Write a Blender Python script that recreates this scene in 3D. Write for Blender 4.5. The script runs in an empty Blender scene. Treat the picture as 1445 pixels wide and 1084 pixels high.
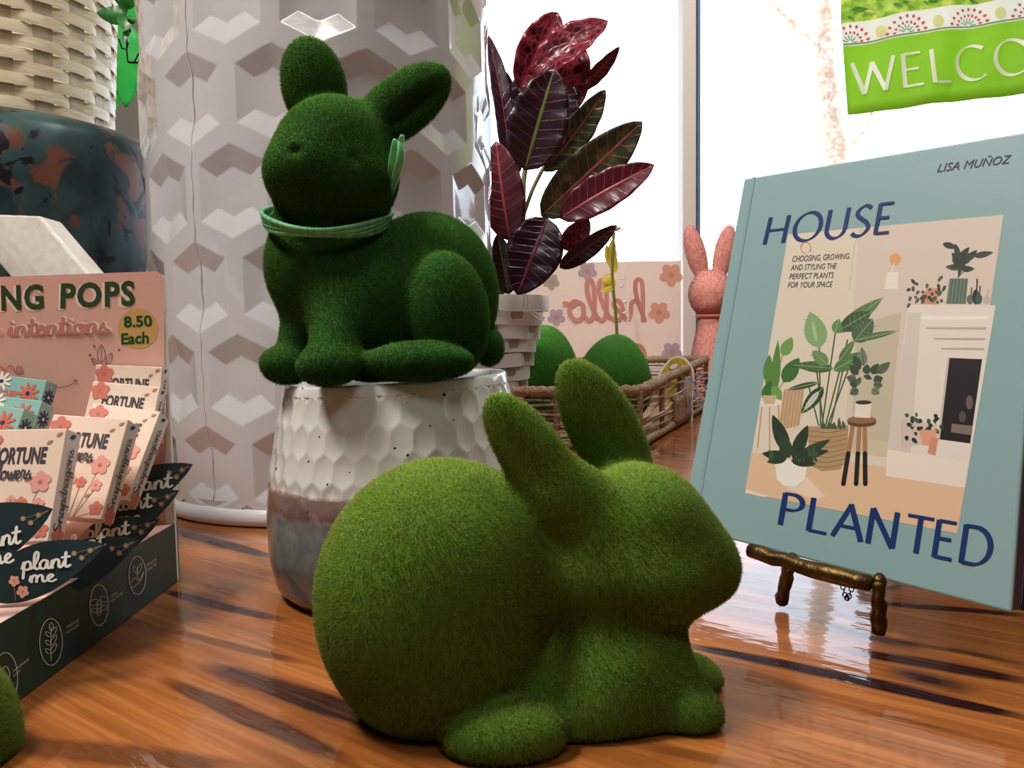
import bpy, math, random
import numpy as np
from mathutils import Vector, Matrix
from mathutils.geometry import tessellate_polygon
random.seed(7); rng = np.random.default_rng(7)
S = bpy.context.scene
COL = S.collection
PI = math.pi
# ------------------------------------------------------------------ camera
F, CX, CY = 1085.0, 722.5, 542.0
H = 0.17
pitch, roll = math.radians(4.0), math.radians(0.9)
fwd = Vector((0, math.cos(pitch), -math.sin(pitch)))
r0 = Vector((1, 0, 0)); u0 = r0.cross(fwd)
RT = r0*math.cos(roll) - u0*math.sin(roll)
UP = u0*math.cos(roll) + r0*math.sin(roll)
CAM = Vector((0, 0, H))
cd = bpy.data.cameras.new('camera'); cam = bpy.data.objects.new('camera', cd); COL.objects.link(cam)
cd.sensor_fit = 'HORIZONTAL'; cd.sensor_width = 36; cd.lens = 36*F/1445; cd.clip_start = .01
cam.matrix_world = Matrix(((RT.x, UP.x, -fwd.x, 0), (RT.y, UP.y, -fwd.y, 0), (RT.z, UP.z, -fwd.z, H), (0, 0, 0, 1)))
cd.dof.use_dof = False
S.camera = cam
# ------------------------------------------------------------------ world, sun, lamps, exposure
S.view_settings.view_transform = 'Standard'; S.view_settings.look = 'None'
S.view_settings.gamma = 1; S.view_settings.use_curve_mapping = False
S.view_settings.exposure = 0.0
w = bpy.data.worlds.new('sky'); S.world = w; w.use_nodes = True
bg = w.node_tree.nodes['Background']; bg.inputs[0].default_value = (.74, .85, 1, 1); bg.inputs[1].default_value = 3.6
def lamp(kind, name, energy, col, loc, rot, size=None, size_y=None):
    l = bpy.data.lights.new(name, kind); l.energy = energy; l.color = col
    o = bpy.data.objects.new(name, l); COL.objects.link(o); o.location = loc; o.rotation_euler = rot
    if kind == 'AREA':
        l.shape = 'RECTANGLE'; l.size = size; l.size_y = size_y or size
    elif kind == 'SUN': l.angle = math.radians(.6)
    return o
lamp('SUN', 'sun', 7.0, (1, .95, .86), (0, 4, 6), (math.radians(-27), math.radians(14), 0))
lamp('AREA', 'ceiling_light_warm', 42, (1, .95, .87), (-.85, .15, 1.85), (math.radians(4), math.radians(-25), 0), .35, .5)
lamp('AREA', 'window_side_fill', 19, (1, .97, .93), (.55, .95, 1.95), (math.radians(8), math.radians(4), 0), .4, .4)  # added fill without a known source, brightens eggs and tray near the window
lamp('AREA', 'ceiling_light_shop', 9, (1, .95, .90), (.2, -.9, 2.0), (math.radians(32), 0, 0), .8, .4)

# ------------------------------------------------------------------ helpers
def ray(px, py):
    return (fwd + RT*((px-CX)/F) + UP*((CY-py)/F))
def P(px, py, Y):
    d = ray(px, py); return CAM + d*(Y/d.y)
def G(px, py, z=0.0):
    d = ray(px, py); return CAM + d*((z-H)/d.z)
def lin(c):
    return tuple(((x/255)/12.92 if x/255 <= .04045 else ((x/255+.055)/1.055)**2.4) for x in c)
class Pl:
    def __init__(s, p, n):
        s.p = Vector(p); s.n = Vector(n).normalized()
        if (CAM-s.p).dot(s.n) < 0: s.n = -s.n
    def at(s, px, py, lift=0.0):
        d = ray(px, py); t = (s.p + s.n*lift - CAM).dot(s.n)/d.dot(s.n); return CAM + d*t
    def f(s, lift=0.0):
        return lambda x, y: s.at(x, y, lift)
MATS = {}
def M(name, rgb, rough=.6, metal=0.0, coat=0.0, sheen=0.0, var=None, vscale=8.0, bump=0.0, bscale=60.0, trans=0.0, spec=.5, stretch=None):
    """plain procedural material, var = second colour mixed by noise"""
    if name in MATS: return MATS[name]
    m = bpy.data.materials.new(name); m.use_nodes = True; nt = m.node_tree; b = nt.nodes['Principled BSDF']
    c = lin(rgb)+(1,)
    b.inputs['Base Color'].default_value = c; b.inputs['Roughness'].default_value = rough
    b.inputs['Metallic'].default_value = metal; b.inputs['Coat Weight'].default_value = coat
    b.inputs['Coat Roughness'].default_value = .05
    b.inputs['Sheen Weight'].default_value = sheen; b.inputs['Specular IOR Level'].default_value = spec
    tc = nt.nodes.new('ShaderNodeTexCoord'); mp = nt.nodes.new('ShaderNodeMapping')
    nt.links.new(tc.outputs['Object'], mp.inputs[0])
    if stretch: mp.inputs['Scale'].default_value = stretch
    if var:
        n = nt.nodes.new('ShaderNodeTexNoise'); n.inputs['Scale'].default_value = vscale; n.inputs['Detail'].default_value = 6
        nt.links.new(mp.outputs[0], n.inputs[0])
        r = nt.nodes.new('ShaderNodeValToRGB'); r.color_ramp.elements[0].position = .38; r.color_ramp.elements[1].position = .62
        r.color_ramp.elements[0].color = c; r.color_ramp.elements[1].color = lin(var)+(1,)
        nt.links.new(n.outputs[0], r.inputs[0]); nt.links.new(r.outputs[0], b.inputs['Base Color'])
    if bump:
        n = nt.nodes.new('ShaderNodeTexNoise'); n.inputs['Scale'].default_value = bscale; n.inputs['Detail'].default_value = 4
        nt.links.new(mp.outputs[0], n.inputs[0])
        bp = nt.nodes.new('ShaderNodeBump'); bp.inputs['Strength'].default_value = bump; bp.inputs['Distance'].default_value = .002
        nt.links.new(n.outputs[0], bp.inputs['Height']); nt.links.new(bp.outputs[0], b.inputs['Normal'])
    if trans:
        t = nt.nodes.new('ShaderNodeBsdfTranslucent'); mx = nt.nodes.new('ShaderNodeMixShader'); mx.inputs[0].default_value = trans
        t.inputs[0].default_value = c
        if var: nt.links.new(r.outputs[0], t.inputs[0])
        nt.links.new(b.outputs[0], mx.inputs[1]); nt.links.new(t.outputs[0], mx.inputs[2])
        nt.links.new(mx.outputs[0], nt.nodes['Material Output'].inputs[0])
    MATS[name] = m; return m
def glassy(name, tint=(1, 1, 1), gloss=.08, rough=0.02):
    m = bpy.data.materials.new(name); m.use_nodes = True; nt = m.node_tree; nt.nodes.clear()
    o = nt.nodes.new('ShaderNodeOutputMaterial'); t = nt.nodes.new('ShaderNodeBsdfTransparent'); t.inputs[0].default_value = tint+(1,)
    g = nt.nodes.new('ShaderNodeBsdfGlossy'); g.inputs['Roughness'].default_value = rough
    mx = nt.nodes.new('ShaderNodeMixShader'); lw = nt.nodes.new('ShaderNodeLayerWeight'); lw.inputs[0].default_value = .5; pw = nt.nodes.new('ShaderNodeMath'); pw.operation = 'POWER'; pw.inputs[1].default_value = 5; nt.links.new(lw.outputs['Facing'], pw.inputs[0])
    ad = nt.nodes.new('ShaderNodeMath'); ad.operation = 'ADD'; ad.inputs[1].default_value = gloss*.5; ad.use_clamp = True
    nt.links.new(pw.outputs[0], ad.inputs[0]); nt.links.new(ad.outputs[0], mx.inputs[0])
    nt.links.new(t.outputs[0], mx.inputs[1]); nt.links.new(g.outputs[0], mx.inputs[2]); nt.links.new(mx.outputs[0], o.inputs[0])
    return m
STEP = 3e-6
class MB:
    def __init__(s, step=None): s.v = []; s.f = []; s.m = []; s.k = 0; s.step = step or STEP
    def up(s, v, n=1):
        v = Vector(v); return v+(CAM-v).normalized()*(s.k*s.step)
    def add(s, vs, fs, mi=0):
        o = len(s.v); s.v += [tuple(v) for v in vs]; s.f += [tuple(o+i for i in f) for f in fs]; s.m += [mi]*len(fs)
    def box(s, lo, hi, mi=0, fn=None):
        x0, y0, z0 = lo; x1, y1, z1 = hi
        v = [(x0,y0,z0),(x1,y0,z0),(x1,y1,z0),(x0,y1,z0),(x0,y0,z1),(x1,y0,z1),(x1,y1,z1),(x0,y1,z1)]
        if fn: v = [fn(*a) for a in v]
        s.add(v, [(0,3,2,1),(4,5,6,7),(0,1,5,4),(1,2,6,5),(2,3,7,6),(3,0,4,7)], mi)
    def poly(s, pts, fn, mi=0):
        p3 = [Vector((a[0], a[1], 0)) for a in pts]
        tr = tessellate_polygon([p3]); s.k += 1; s.add([s.up(fn(a[0], a[1])) for a in pts], tr, mi)
    def tube(s, pts, rad, n=8, mi=0, cap=True, flat=1.0):
        pts = [Vector(p) for p in pts]; m = len(pts)
        if not hasattr(rad, '__len__'): rad = [rad]*m
        t = (pts[1]-pts[0]).normalized(); a = t.orthogonal().normalized(); rows = []
        for i, p in enumerate(pts):
            t = (pts[min(i+1, m-1)]-pts[max(i-1, 0)]).normalized()
            a = (a-t*a.dot(t)).normalized(); b = t.cross(a)
            rows.append([p+(a*math.cos(2*PI*k/n)+b*math.sin(2*PI*k/n)*flat)*rad[i] for k in range(n)])
        vs = [q for r in rows for q in r]; fs = []
        for i in range(m-1):
            for k in range(n): fs.append((i*n+k, i*n+(k+1) % n, (i+1)*n+(k+1) % n, (i+1)*n+k))
        if cap: fs.append(tuple(range(n))[::-1]); fs.append(tuple((m-1)*n+k for k in range(n)))
        s.add(vs, fs, mi)
    def lathe(s, prof, c, n=64, mi=0, fn=None, a0=0, a1=2*PI):
        full = abs(a1-a0-2*PI) < 1e-6; cols = n if full else n+1; vs = []; fs = []
        for r, z in prof:
            for k in range(cols):
                a = a0+(a1-a0)*k/n; v = Vector((c[0]+r*math.cos(a), c[1]+r*math.sin(a), c[2]+z)); vs.append(fn(v) if fn else v)
        for i in range(len(prof)-1):
            for k in range(n):
                k2 = (k+1) % cols; fs.append((i*cols+k, i*cols+k2, (i+1)*cols+k2, (i+1)*cols+k))
        s.add(vs, fs, mi)
    def obj(s, name, mats, parent=None, smooth=False, bevel=0, sharp=None):
        me = bpy.data.meshes.new(name); me.from_pydata(s.v, [], s.f)
        if not isinstance(mats, (list, tuple)): mats = [mats]
        for m in mats: me.materials.append(m)
        me.polygons.foreach_set('material_index', s.m)
        if smooth: me.polygons.foreach_set('use_smooth', [True]*len(s.f))
        me.update()
        o = bpy.data.objects.new(name, me); COL.objects.link(o)
        if parent is not None:
            o.parent = parent; o.matrix_parent_inverse = Matrix.Translation(-Vector(parent.location))
        if sharp is not None:
            me.set_sharp_from_angle(angle=math.radians(sharp))
        if bevel:
            b = o.modifiers.new('bevel', 'BEVEL'); b.width = bevel; b.segments = 2; b.limit_method = 'ANGLE'; b.angle_limit = math.radians(35)
        return o
def tag(o, label, cat, group=None, kind=None):
    if label: o['label'] = label
    if cat: o['category'] = cat
    if group: o['group'] = group
    if kind: o['kind'] = kind
    return o
def thing(name, label, cat, loc=(0, 0, 0), group=None):
    o = bpy.data.objects.new(name, None); o.empty_display_size = .02; COL.objects.link(o); o.location = loc
    return tag(o, label, cat, group)
def struct(o): o['kind'] = 'structure'; return o
def boxo(name, lo, hi, mat, parent=None, bevel=0):
    b = MB(); b.box(lo, hi); return b.obj(name, mat, parent, bevel=bevel)
def spline(pts, k=6, closed=False):
    n = len(pts); out = []
    rngi = range(n if closed else n-1)
    for i in rngi:
        if closed: p0, p1, p2, p3 = pts[(i-1) % n], pts[i], pts[(i+1) % n], pts[(i+2) % n]
        else: p0, p1, p2, p3 = pts[max(i-1, 0)], pts[i], pts[i+1], pts[min(i+2, n-1)]
        for j in range(k):
            t = j/k
            out.append(tuple(.5*((2*b)+(c-a)*t+(2*a-5*b+4*c-d)*t*t+(-a+3*b-3*c+d)*t**3) for a, b, c, d in zip(p0, p1, p2, p3)))
    if not closed: out.append(tuple(pts[-1]))
    return out
# ------- flat print: strokes, letters
def stroke(mb, pts, wd, fn, mi=0, thin=None, nib=25, round_=True):
    """pts 2D; wd width; thin -> broad nib contrast"""
    th = math.radians(nib)
    def wof(dx, dy):
        if thin is None: return wd/2
        return (thin+(wd-thin)*abs(math.sin(math.atan2(dy, dx)-th)))/2
    L = []; R = []
    for i, p in enumerate(pts):
        a = pts[max(i-1, 0)]; b = pts[min(i+1, len(pts)-1)]
        dx, dy = b[0]-a[0], b[1]-a[1]; l = math.hypot(dx, dy) or 1; h = wof(dx, dy)
        if thin is not None and len(pts) == 2: h *= 1.0
        L.append((p[0]-dy/l*h, p[1]+dx/l*h)); R.append((p[0]+dy/l*h, p[1]-dx/l*h))
    n = len(pts); vs = []; vr = []
    for l_, r_ in zip(L, R): mb.k += 1; vs.append(mb.up(fn(*l_))); vr.append(mb.up(fn(*r_)))
    mb.add(vs+vr, [(i, i+1, n+i+1, n+i) for i in range(n-1)], mi)
    if round_:
        for p in (pts[0], pts[-1]):
            r = wd/2 if thin is None else (thin+wd)/4
            mb.k += 1; mb.add([mb.up(fn(p[0]+r*math.cos(a*PI/4), p[1]+r*math.sin(a*PI/4))) for a in range(8)], [tuple(range(8))], mi)
CUR = {
 'h': (1.0, [[(0,0),(.4,1.2),(.45,2),(.2,2.1),(.1,1.5),(.1,0)],[(.1,.3),(.35,.95),(.65,.9),(.7,.3),(.85,0),(1.05,.2)]]),
 'e': (.75, [[(0,.2),(.35,.55),(.55,.85),(.35,1.05),(.1,.7),(.15,.15),(.45,0),(.8,.25)]]),
 'l': (.6, [[(0,.15),(.4,1.1),(.5,1.9),(.3,2.1),(.15,1.6),(.15,.4),(.35,0),(.65,.2)]]),
 'o': (.95, [[(.45,1),(.1,.8),(.1,.2),(.45,0),(.75,.4),(.65,.9),(.4,1),(.6,.8),(1,.9)]]),
 'p': (.95, [[(0,.2),(.2,1),(.1,-1)],[(.15,.3),(.35,.95),(.7,.9),(.75,.3),(.45,0),(.15,.15)],[(.45,0),(1,.2)]]),
 'a': (1.0, [[(.7,.9),(.35,1.05),(.05,.6),(.15,.05),(.5,.1),(.7,.9),(.7,.2),(.85,0),(1.05,.2)]]),
 'n': (1.0, [[(0,.2),(.15,1),(.15,0)],[(.15,.4),(.4,1),(.7,.85),(.7,.2),(.85,0),(1.05,.2)]]),
 'm': (1.5, [[(0,.2),(.15,1),(.15,0)],[(.15,.4),(.35,1),(.6,.85),(.6,0)],[(.6,.4),(.85,1),(1.1,.85),(1.15,.2),(1.3,0),(1.5,.2)]]),
 't': (.65, [[(0,.2),(.3,1),(.35,1.8)],[(.32,1.7),(.28,.3),(.45,0),(.7,.2)],[(.0,1.2),(.65,1.25)]]),
 'i': (.5, [[(0,.2),(.2,1),(.2,.2),(.35,0),(.55,.2)],[(.2,1.45),(.21,1.5)]]),
 's': (.7, [[(0,.1),(.4,1.05),(.25,.75),(.55,.35),(.4,0),(.05,.1)],[(.4,0),(.75,.2)]]),
 'S': (1.1, [[(.9,1.7),(.5,2.1),(.1,1.6),(.5,1.1),(.85,.6),(.5,0),(0,.3)]]),
 'd': (1.0, [[(.7,.9),(.35,1.05),(.05,.6),(.15,.05),(.5,.1),(.7,.9),(.75,2)],[(.73,1),(.72,.2),(.85,0),(1.05,.2)]]),
 'r': (.75, [[(0,.2),(.15,1.1),(.4,.95),(.55,1),(.5,.3),(.65,0),(.8,.2)]]),
 'g': (1.0, [[(.7,.9),(.35,1.05),(.05,.6),(.15,.05),(.5,.1),(.7,.9),(.7,-.6),(.4,-1),(.1,-.7),(.6,-.1),(1.05,.2)]]),
 'f': (.65, [[(0,0),(.4,1.2),(.5,2),(.3,2.1),(.2,1.5),(.2,-.8),(.4,-.9),(.45,-.2),(.2,.1),(.7,.2)]]),
 'w': (1.05, [[(0,.9),(.15,.1),(.4,.1),(.5,.9),(.55,.1),(.85,.1),(.95,1),(1.15,.9)]]),
 ' ': (.6, []),
}
def arc(cx, cy, rx, ry, a0, a1, n=18):
    return [(cx+rx*math.cos(math.radians(a0+(a1-a0)*i/n)), cy+ry*math.sin(math.radians(a0+(a1-a0)*i/n))) for i in range(n+1)]
CAP = {
 'H': (.86, [[(.04,0),(.04,1)],[(.64,0),(.64,1)],[(.04,.5),(.64,.5)]]),
 'O': (1.02, [arc(.45,.5,.42,.5,0,360,30)]),
 'U': (.86, [[(.04,1)]+arc(.34,.32,.3,.33,180,360,14)+[(.64,1)]]),
 'S': (.68, [spline([(.5,.9),(.3,1),(.1,.88),(.08,.7),(.25,.55),(.42,.42),(.5,.22),(.32,.01),(.12,.01),(0,.1)],4)]),
 'E': (.62, [[(.06,0),(.06,1)],[(.06,.98),(.5,.98)],[(.06,.52),(.42,.52)],[(.06,.02),(.5,.02)]]),
 'P': (.64, [[(.05,0),(.05,1)],[(.05,.98)]+arc(.24,.74,.27,.24,90,-90,14)+[(.05,.5)]]),
 'L': (.58, [[(.05,0),(.05,1)],[(.05,.02),(.5,.02)]]),
 'A': (.78, [[(.0,0),(.36,1)],[(.34,1),(.72,0)],[(.14,.34),(.6,.34)]]),
 'N': (.86, [[(.05,0),(.05,1)],[(.05,1),(.65,0)],[(.66,0),(.66,1)]]),
 'T': (.66, [[(.33,0),(.33,1)],[(.0,.98),(.66,.98)]]),
 'D': (.84, [[(.05,0),(.05,1)],[(.05,.98)]+arc(.3,.5,.42,.48,88,-88,20)+[(.05,.02)]]),
 'W': (1.1, [[(.0,1),(.27,0)],[(.27,0),(.52,.95)],[(.5,.95),(.77,0)],[(.77,0),(1.02,1)]]),
 'C': (.88, [arc(.45,.5,.42,.5,50,310,24)]),
 'M': (1.05, [[(.05,0),(.12,1)],[(.12,1),(.5,.1)],[(.5,.1),(.86,1)],[(.86,1),(.94,0)]]),
}
def layout(text, table, track=0.0, smooth=True):
    x = 0; out = []
    for ch in text:
        adv, sts = table[ch]
        for s in sts:
            q = [(x+a, b) for a, b in s]
            out.append(spline(q, 5) if smooth and len(q) > 2 else q)
        x += adv+track
    return out, x-track
def quadmap(BL, BR, TR, TL, W, fn, ytop=1.0):
    def g(x, y):
        s, t = x/W, y/ytop
        X = (BL[0]*(1-s)+BR[0]*s)*(1-t)+(TL[0]*(1-s)+TR[0]*s)*t
        Y = (BL[1]*(1-s)+BR[1]*s)*(1-t)+(TL[1]*(1-s)+TR[1]*s)*t
        return fn(X, Y)
    return g
def text_strokes(mb, text, table, quad, fn, wd, mi=0, thin=None, track=0.0, ytop=1.0, smooth=True, nib=25, round_=True):
    mb.k = 0; sts, W = layout(text, table, track, smooth); g = quadmap(*quad, W, fn, ytop)
    for s in sts: stroke(mb, s, wd, g, mi, thin, nib, round_)
_fc = {}
def font_geo(text, bold=0.0, shear=0.0, spacing=1.0):
    key = (text, bold, shear, spacing)
    if key in _fc: return _fc[key]
    c = bpy.data.curves.new('tmp', 'FONT'); c.body = text; c.offset = bold; c.shear = shear; c.space_character = spacing; c.resolution_u = 3
    o = bpy.data.objects.new('tmp', c); COL.objects.link(o)
    dg = bpy.context.evaluated_depsgraph_get(); me = bpy.data.meshes.new_from_object(o.evaluated_get(dg))
    v = [(a.co.x, a.co.y) for a in me.vertices]; f = [tuple(p.vertices) for p in me.polygons]
    bpy.data.objects.remove(o); bpy.data.curves.remove(c); bpy.data.meshes.remove(me)
    x0 = min(a[0] for a in v); x1 = max(a[0] for a in v); v = [(a-x0, b) for a, b in v]
    _fc[key] = (v, f, x1-x0); return _fc[key]
def text_font(mb, text, quad, fn, mi=0, bold=0.0, shear=0.0, spacing=1.0):
    v, f, W = font_geo(text, bold, shear, spacing); g = quadmap(*quad, W, fn, .70)
    mb.add([g(*a) for a in v], f, mi)
def leaf2(base, tip, wd, n=7, bend=0.0):
    """leaf outline polygon between two 2D points"""
    bx, by = base; dx, dy = tip[0]-bx, tip[1]-by; l = math.hypot(dx, dy); nx, ny = -dy/l, dx/l
    A = []; B = []
    for i in range(n+1):
        t = i/n; h = wd/2*math.sin(PI*t**.8)**.8 if 0 < t < 1 else 0; c = bend*math.sin(PI*t)
        x, y = bx+dx*t+nx*c, by+dy*t+ny*c
        A.append((x+nx*h, y+ny*h)); B.append((x-nx*h, y-ny*h))
    return A+B[1:-1][::-1]
def ell(cx, cy, rx, ry, n=20, a=0.0):
    c, s = math.cos(a), math.sin(a)
    return [(cx+rx*math.cos(t)*c-ry*math.sin(t)*s, cy+rx*math.cos(t)*s+ry*math.sin(t)*c) for t in [2*PI*i/n for i in range(n)]]
def flower2(mb, cx, cy, r, fn, mi, mc, petals=5, sx=1.0, pw=.42):
    mb.k = 0
    for k in range(petals):
        a = 2*PI*k/petals+.4
        mb.poly([(cx+(x)*sx, cy+y) for x, y in ell(r*.58*math.cos(a), r*.58*math.sin(a), r*.45, r*pw, 10, a)], fn, mi)
    mb.poly([(cx+x*sx, cy+y) for x, y in ell(0, 0, r*.2, r*.2, 8)], lambda x, y: Vector(fn(x, y))+(CAM-Vector(fn(x, y))).normalized()*.00012, mc)
# ------- implicit surfaces (flocked figures)
def sd_ell(X, c, r, R=None):
    q = X-np.array(c)
    if R is not None: q = q@R
    r = np.array(r); k0 = np.sqrt(((q/r)**2).sum(-1)); k1 = np.sqrt(((q/(r*r))**2).sum(-1))+1e-9
    return k0*(k0-1)/k1
def sd_cap(X, a, b, r1, r2):
    a = np.array(a); b = np.array(b); ba = b-a; pa = X-a; h = np.clip((pa@ba)/(ba@ba), 0, 1)
    return np.sqrt(((pa-h[..., None]*ba)**2).sum(-1))-(r1+(r2-r1)*h)
def smin(a, b, k):
    h = np.clip(.5+.5*(b-a)/k, 0, 1); return b*(1-h)+a*h-k*h*(1-h)
def smax(a, b, k): return -smin(-a, -b, k)
def rotm(angle, yaw=0.0):
    """columns: local axes. angle in XZ plane, yaw about Z"""
    c, s = math.cos(angle), math.sin(angle); A = np.array([[c, 0, -s], [0, 1, 0], [s, 0, c]])
    c, s = math.cos(yaw), math.sin(yaw); B = np.array([[c, -s, 0], [s, c, 0], [0, 0, 1]])
    return B@A
def nets(fn, lo, hi, h):
    lo = np.array(lo); n = np.ceil((np.array(hi)-lo)/h).astype(int)+1
    g = np.stack(np.meshgrid(*[lo[i]+h*np.arange(n[i]) for i in range(3)], indexing='ij'), -1)
    v = fn(g.astype(np.float32).astype(float)); s = v < 0
    base = s[:-1, :-1, :-1]; anyc = np.zeros_like(base); allc = np.ones_like(base)
    cs = [(i, j, k) for i in (0, 1) for j in (0, 1) for k in (0, 1)]
    def sl(a, c): return a[c[0]:c[0]+base.shape[0], c[1]:c[1]+base.shape[1], c[2]:c[2]+base.shape[2]]
    for c in cs: anyc |= sl(s, c); allc &= sl(s, c)
    act = anyc & ~allc; idx = -np.ones(act.shape, int); ii = np.argwhere(act); idx[act] = np.arange(len(ii))
    acc = np.zeros((len(ii), 3)); cnt = np.zeros(len(ii))
    for a in cs:
        for d in range(3):
            if a[d]: continue
            b = list(a); b[d] = 1
            va = sl(v, a)[act]; vb = sl(v, b)[act]; m = (va < 0) != (vb < 0); t = va/(va-vb+1e-12)
            p = np.tile(np.array(a, float), (len(ii), 1)); p[:, d] += t
            acc[m] += p[m]; cnt[m] += 1
    V = lo+h*(ii+acc/cnt[:, None]); Q = []
    for d in range(3):
        o = [e for e in range(3) if e != d]
        sA = [slice(1, -1)]*3; sA[d] = slice(0, n[d]-1); sB = [slice(1, -1)]*3; sB[d] = slice(1, n[d])
        e = np.argwhere(s[tuple(sA)] != s[tuple(sB)]); e[:, o[0]] += 1; e[:, o[1]] += 1
        fl = s[tuple(e.T)]
        def ix(a, b):
            q = e.copy(); q[:, o[0]] -= a; q[:, o[1]] -= b; return idx[tuple(q.T)]
        q = np.stack([ix(1, 1), ix(0, 1), ix(0, 0), ix(1, 0)], 1)
        flip = fl if d != 1 else ~fl
        q[~flip] = q[~flip][:, ::-1]; Q.append(q)
    Q = np.concatenate(Q); Q = Q[(Q >= 0).all(1)]
    return V, Q
def npmesh(name, V, Fc, k, mat, parent, attrs=None, smooth=True):
    me = bpy.data.meshes.new(name); me.vertices.add(len(V)); me.vertices.foreach_set('co', V.astype(np.float32).ravel())
    me.loops.add(len(Fc)*k); me.polygons.add(len(Fc)); me.loops.foreach_set('vertex_index', Fc.astype(np.int32).ravel())
    me.polygons.foreach_set('loop_start', (np.arange(len(Fc))*k).astype(np.int32))
    if smooth: me.polygons.foreach_set('use_smooth', np.ones(len(Fc), bool))
    me.update(calc_edges=True)
    for an, (ty, dat) in (attrs or {}).items():
        a = me.attributes.new(an, ty, 'POINT'); a.data.foreach_set('vector' if ty == 'FLOAT_VECTOR' else 'value', dat.astype(np.float32).ravel())
    me.materials.append(mat); o = bpy.data.objects.new(name, me); COL.objects.link(o)
    if parent is not None: o.parent = parent; o.matrix_parent_inverse = Matrix.Translation(-Vector(parent.location))
    return o
def flock_mat(name, root, tip, hi):
    m = bpy.data.materials.new(name); m.use_nodes = True; nt = m.node_tree; b = nt.nodes['Principled BSDF']
    b.inputs['Roughness'].default_value = .75; b.inputs['Specular IOR Level'].default_value = .18
    at = nt.nodes.new('ShaderNodeAttribute'); at.attribute_name = 'tip'
    rr = nt.nodes.new('ShaderNodeAttribute'); rr.attribute_name = 'rnd'
    r1 = nt.nodes.new('ShaderNodeMix'); r1.data_type = 'RGBA'; r1.inputs[6].default_value = lin(tip)+(1,); r1.inputs[7].default_value = lin(hi)+(1,)
    nt.links.new(rr.outputs['Fac'], r1.inputs[0])
    r2 = nt.nodes.new('ShaderNodeMix'); r2.data_type = 'RGBA'; r2.inputs[6].default_value = lin(root)+(1,)
    nt.links.new(at.outputs['Fac'], r2.inputs[0]); nt.links.new(r1.outputs[2], r2.inputs[7]); nt.links.new(r2.outputs[2], b.inputs['Base Color'])
    na = nt.nodes.new('ShaderNodeAttribute'); na.attribute_name = 'nrm'; nt.links.new(na.outputs['Vector'], b.inputs['Normal'])
    tr = nt.nodes.new('ShaderNodeBsdfTranslucent'); nt.links.new(r2.outputs[2], tr.inputs[0])
    mx = nt.nodes.new('ShaderNodeMixShader'); mx.inputs[0].default_value = .22
    nt.links.new(b.outputs[0], mx.inputs[1]); nt.links.new(tr.outputs[0], mx.inputs[2]); nt.links.new(mx.outputs[0], nt.nodes['Material Output'].inputs[0])
    return m
def flocked(fn, lo, hi, h, parent, mbase, mfl, N, L, wd, body='body', zmin=None):
    V, Q = nets(fn, lo, hi, h)
    e = 5e-4; n = np.stack([fn(V+np.eye(3)[i]*e)-fn(V-np.eye(3)[i]*e) for i in range(3)], -1); n /= np.linalg.norm(n, axis=1)[:, None]+1e-9
    o = npmesh(body, V, Q, 4, mbase, parent)
    T = np.concatenate([Q[:, [0, 1, 2]], Q[:, [0, 2, 3]]])
    a = V[T[:, 0]]; b = V[T[:, 1]]; c = V[T[:, 2]]; ar = np.linalg.norm(np.cross(b-a, c-a), axis=1)
    if zmin is not None: ar = ar*(a[:, 2] > zmin+.0012)
    pick = rng.choice(len(T), N, p=ar/ar.sum()); r1 = np.sqrt(rng.random(N)); r2 = rng.random(N)
    w0, w1, w2 = 1-r1, r1*(1-r2), r1*r2; t = T[pick]
    p = V[t[:, 0]]*w0[:, None]+V[t[:, 1]]*w1[:, None]+V[t[:, 2]]*w2[:, None]
    nn = n[t[:, 0]]*w0[:, None]+n[t[:, 1]]*w1[:, None]+n[t[:, 2]]*w2[:, None]; nn /= np.linalg.norm(nn, axis=1)[:, None]+1e-9
    # combing follows a slow swirl so tufts show
    ph = p*70; sw = np.stack([np.sin(ph[:, 1]+1.3*np.sin(ph[:, 2])), np.sin(ph[:, 2]*1.1+np.sin(ph[:, 0])), np.cos(ph[:, 0]*.9+ph[:, 1])], 1)
    d = nn+rng.normal(0, .48, (N, 3))+.14*sw; d /= np.linalg.norm(d, axis=1)[:, None]
    ln = L*(.55+.6*rng.random(N)); ln[rng.random(N) < .006] *= 2.0
    s = np.cross(d, rng.normal(0, 1, (N, 3))); s /= np.linalg.norm(s, axis=1)[:, None]+1e-9
    VV = np.stack([p-s*wd-nn*.0004, p+s*wd-nn*.0004, p+d*ln[:, None]], 1).reshape(-1, 3)
    if zmin is not None: VV[:, 2] = np.maximum(VV[:, 2], zmin+.0003)
    rn = np.repeat(np.clip(rng.random(N)**2, 0, 1), 3)
    nr = np.repeat((nn*.75+d*.25), 3, 0)
    fl = npmesh('flock', VV, np.arange(3*N).reshape(-1, 3), 3, mfl, parent,
                {'tip': ('FLOAT', np.tile([0., 0., 1.], N)), 'rnd': ('FLOAT', rn), 'nrm': ('FLOAT_VECTOR', nr)}, smooth=False)
    fl['kind'] = 'stuff'
    return o
def X3(px, py, Y): return np.array(P(px, py, Y))

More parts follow.
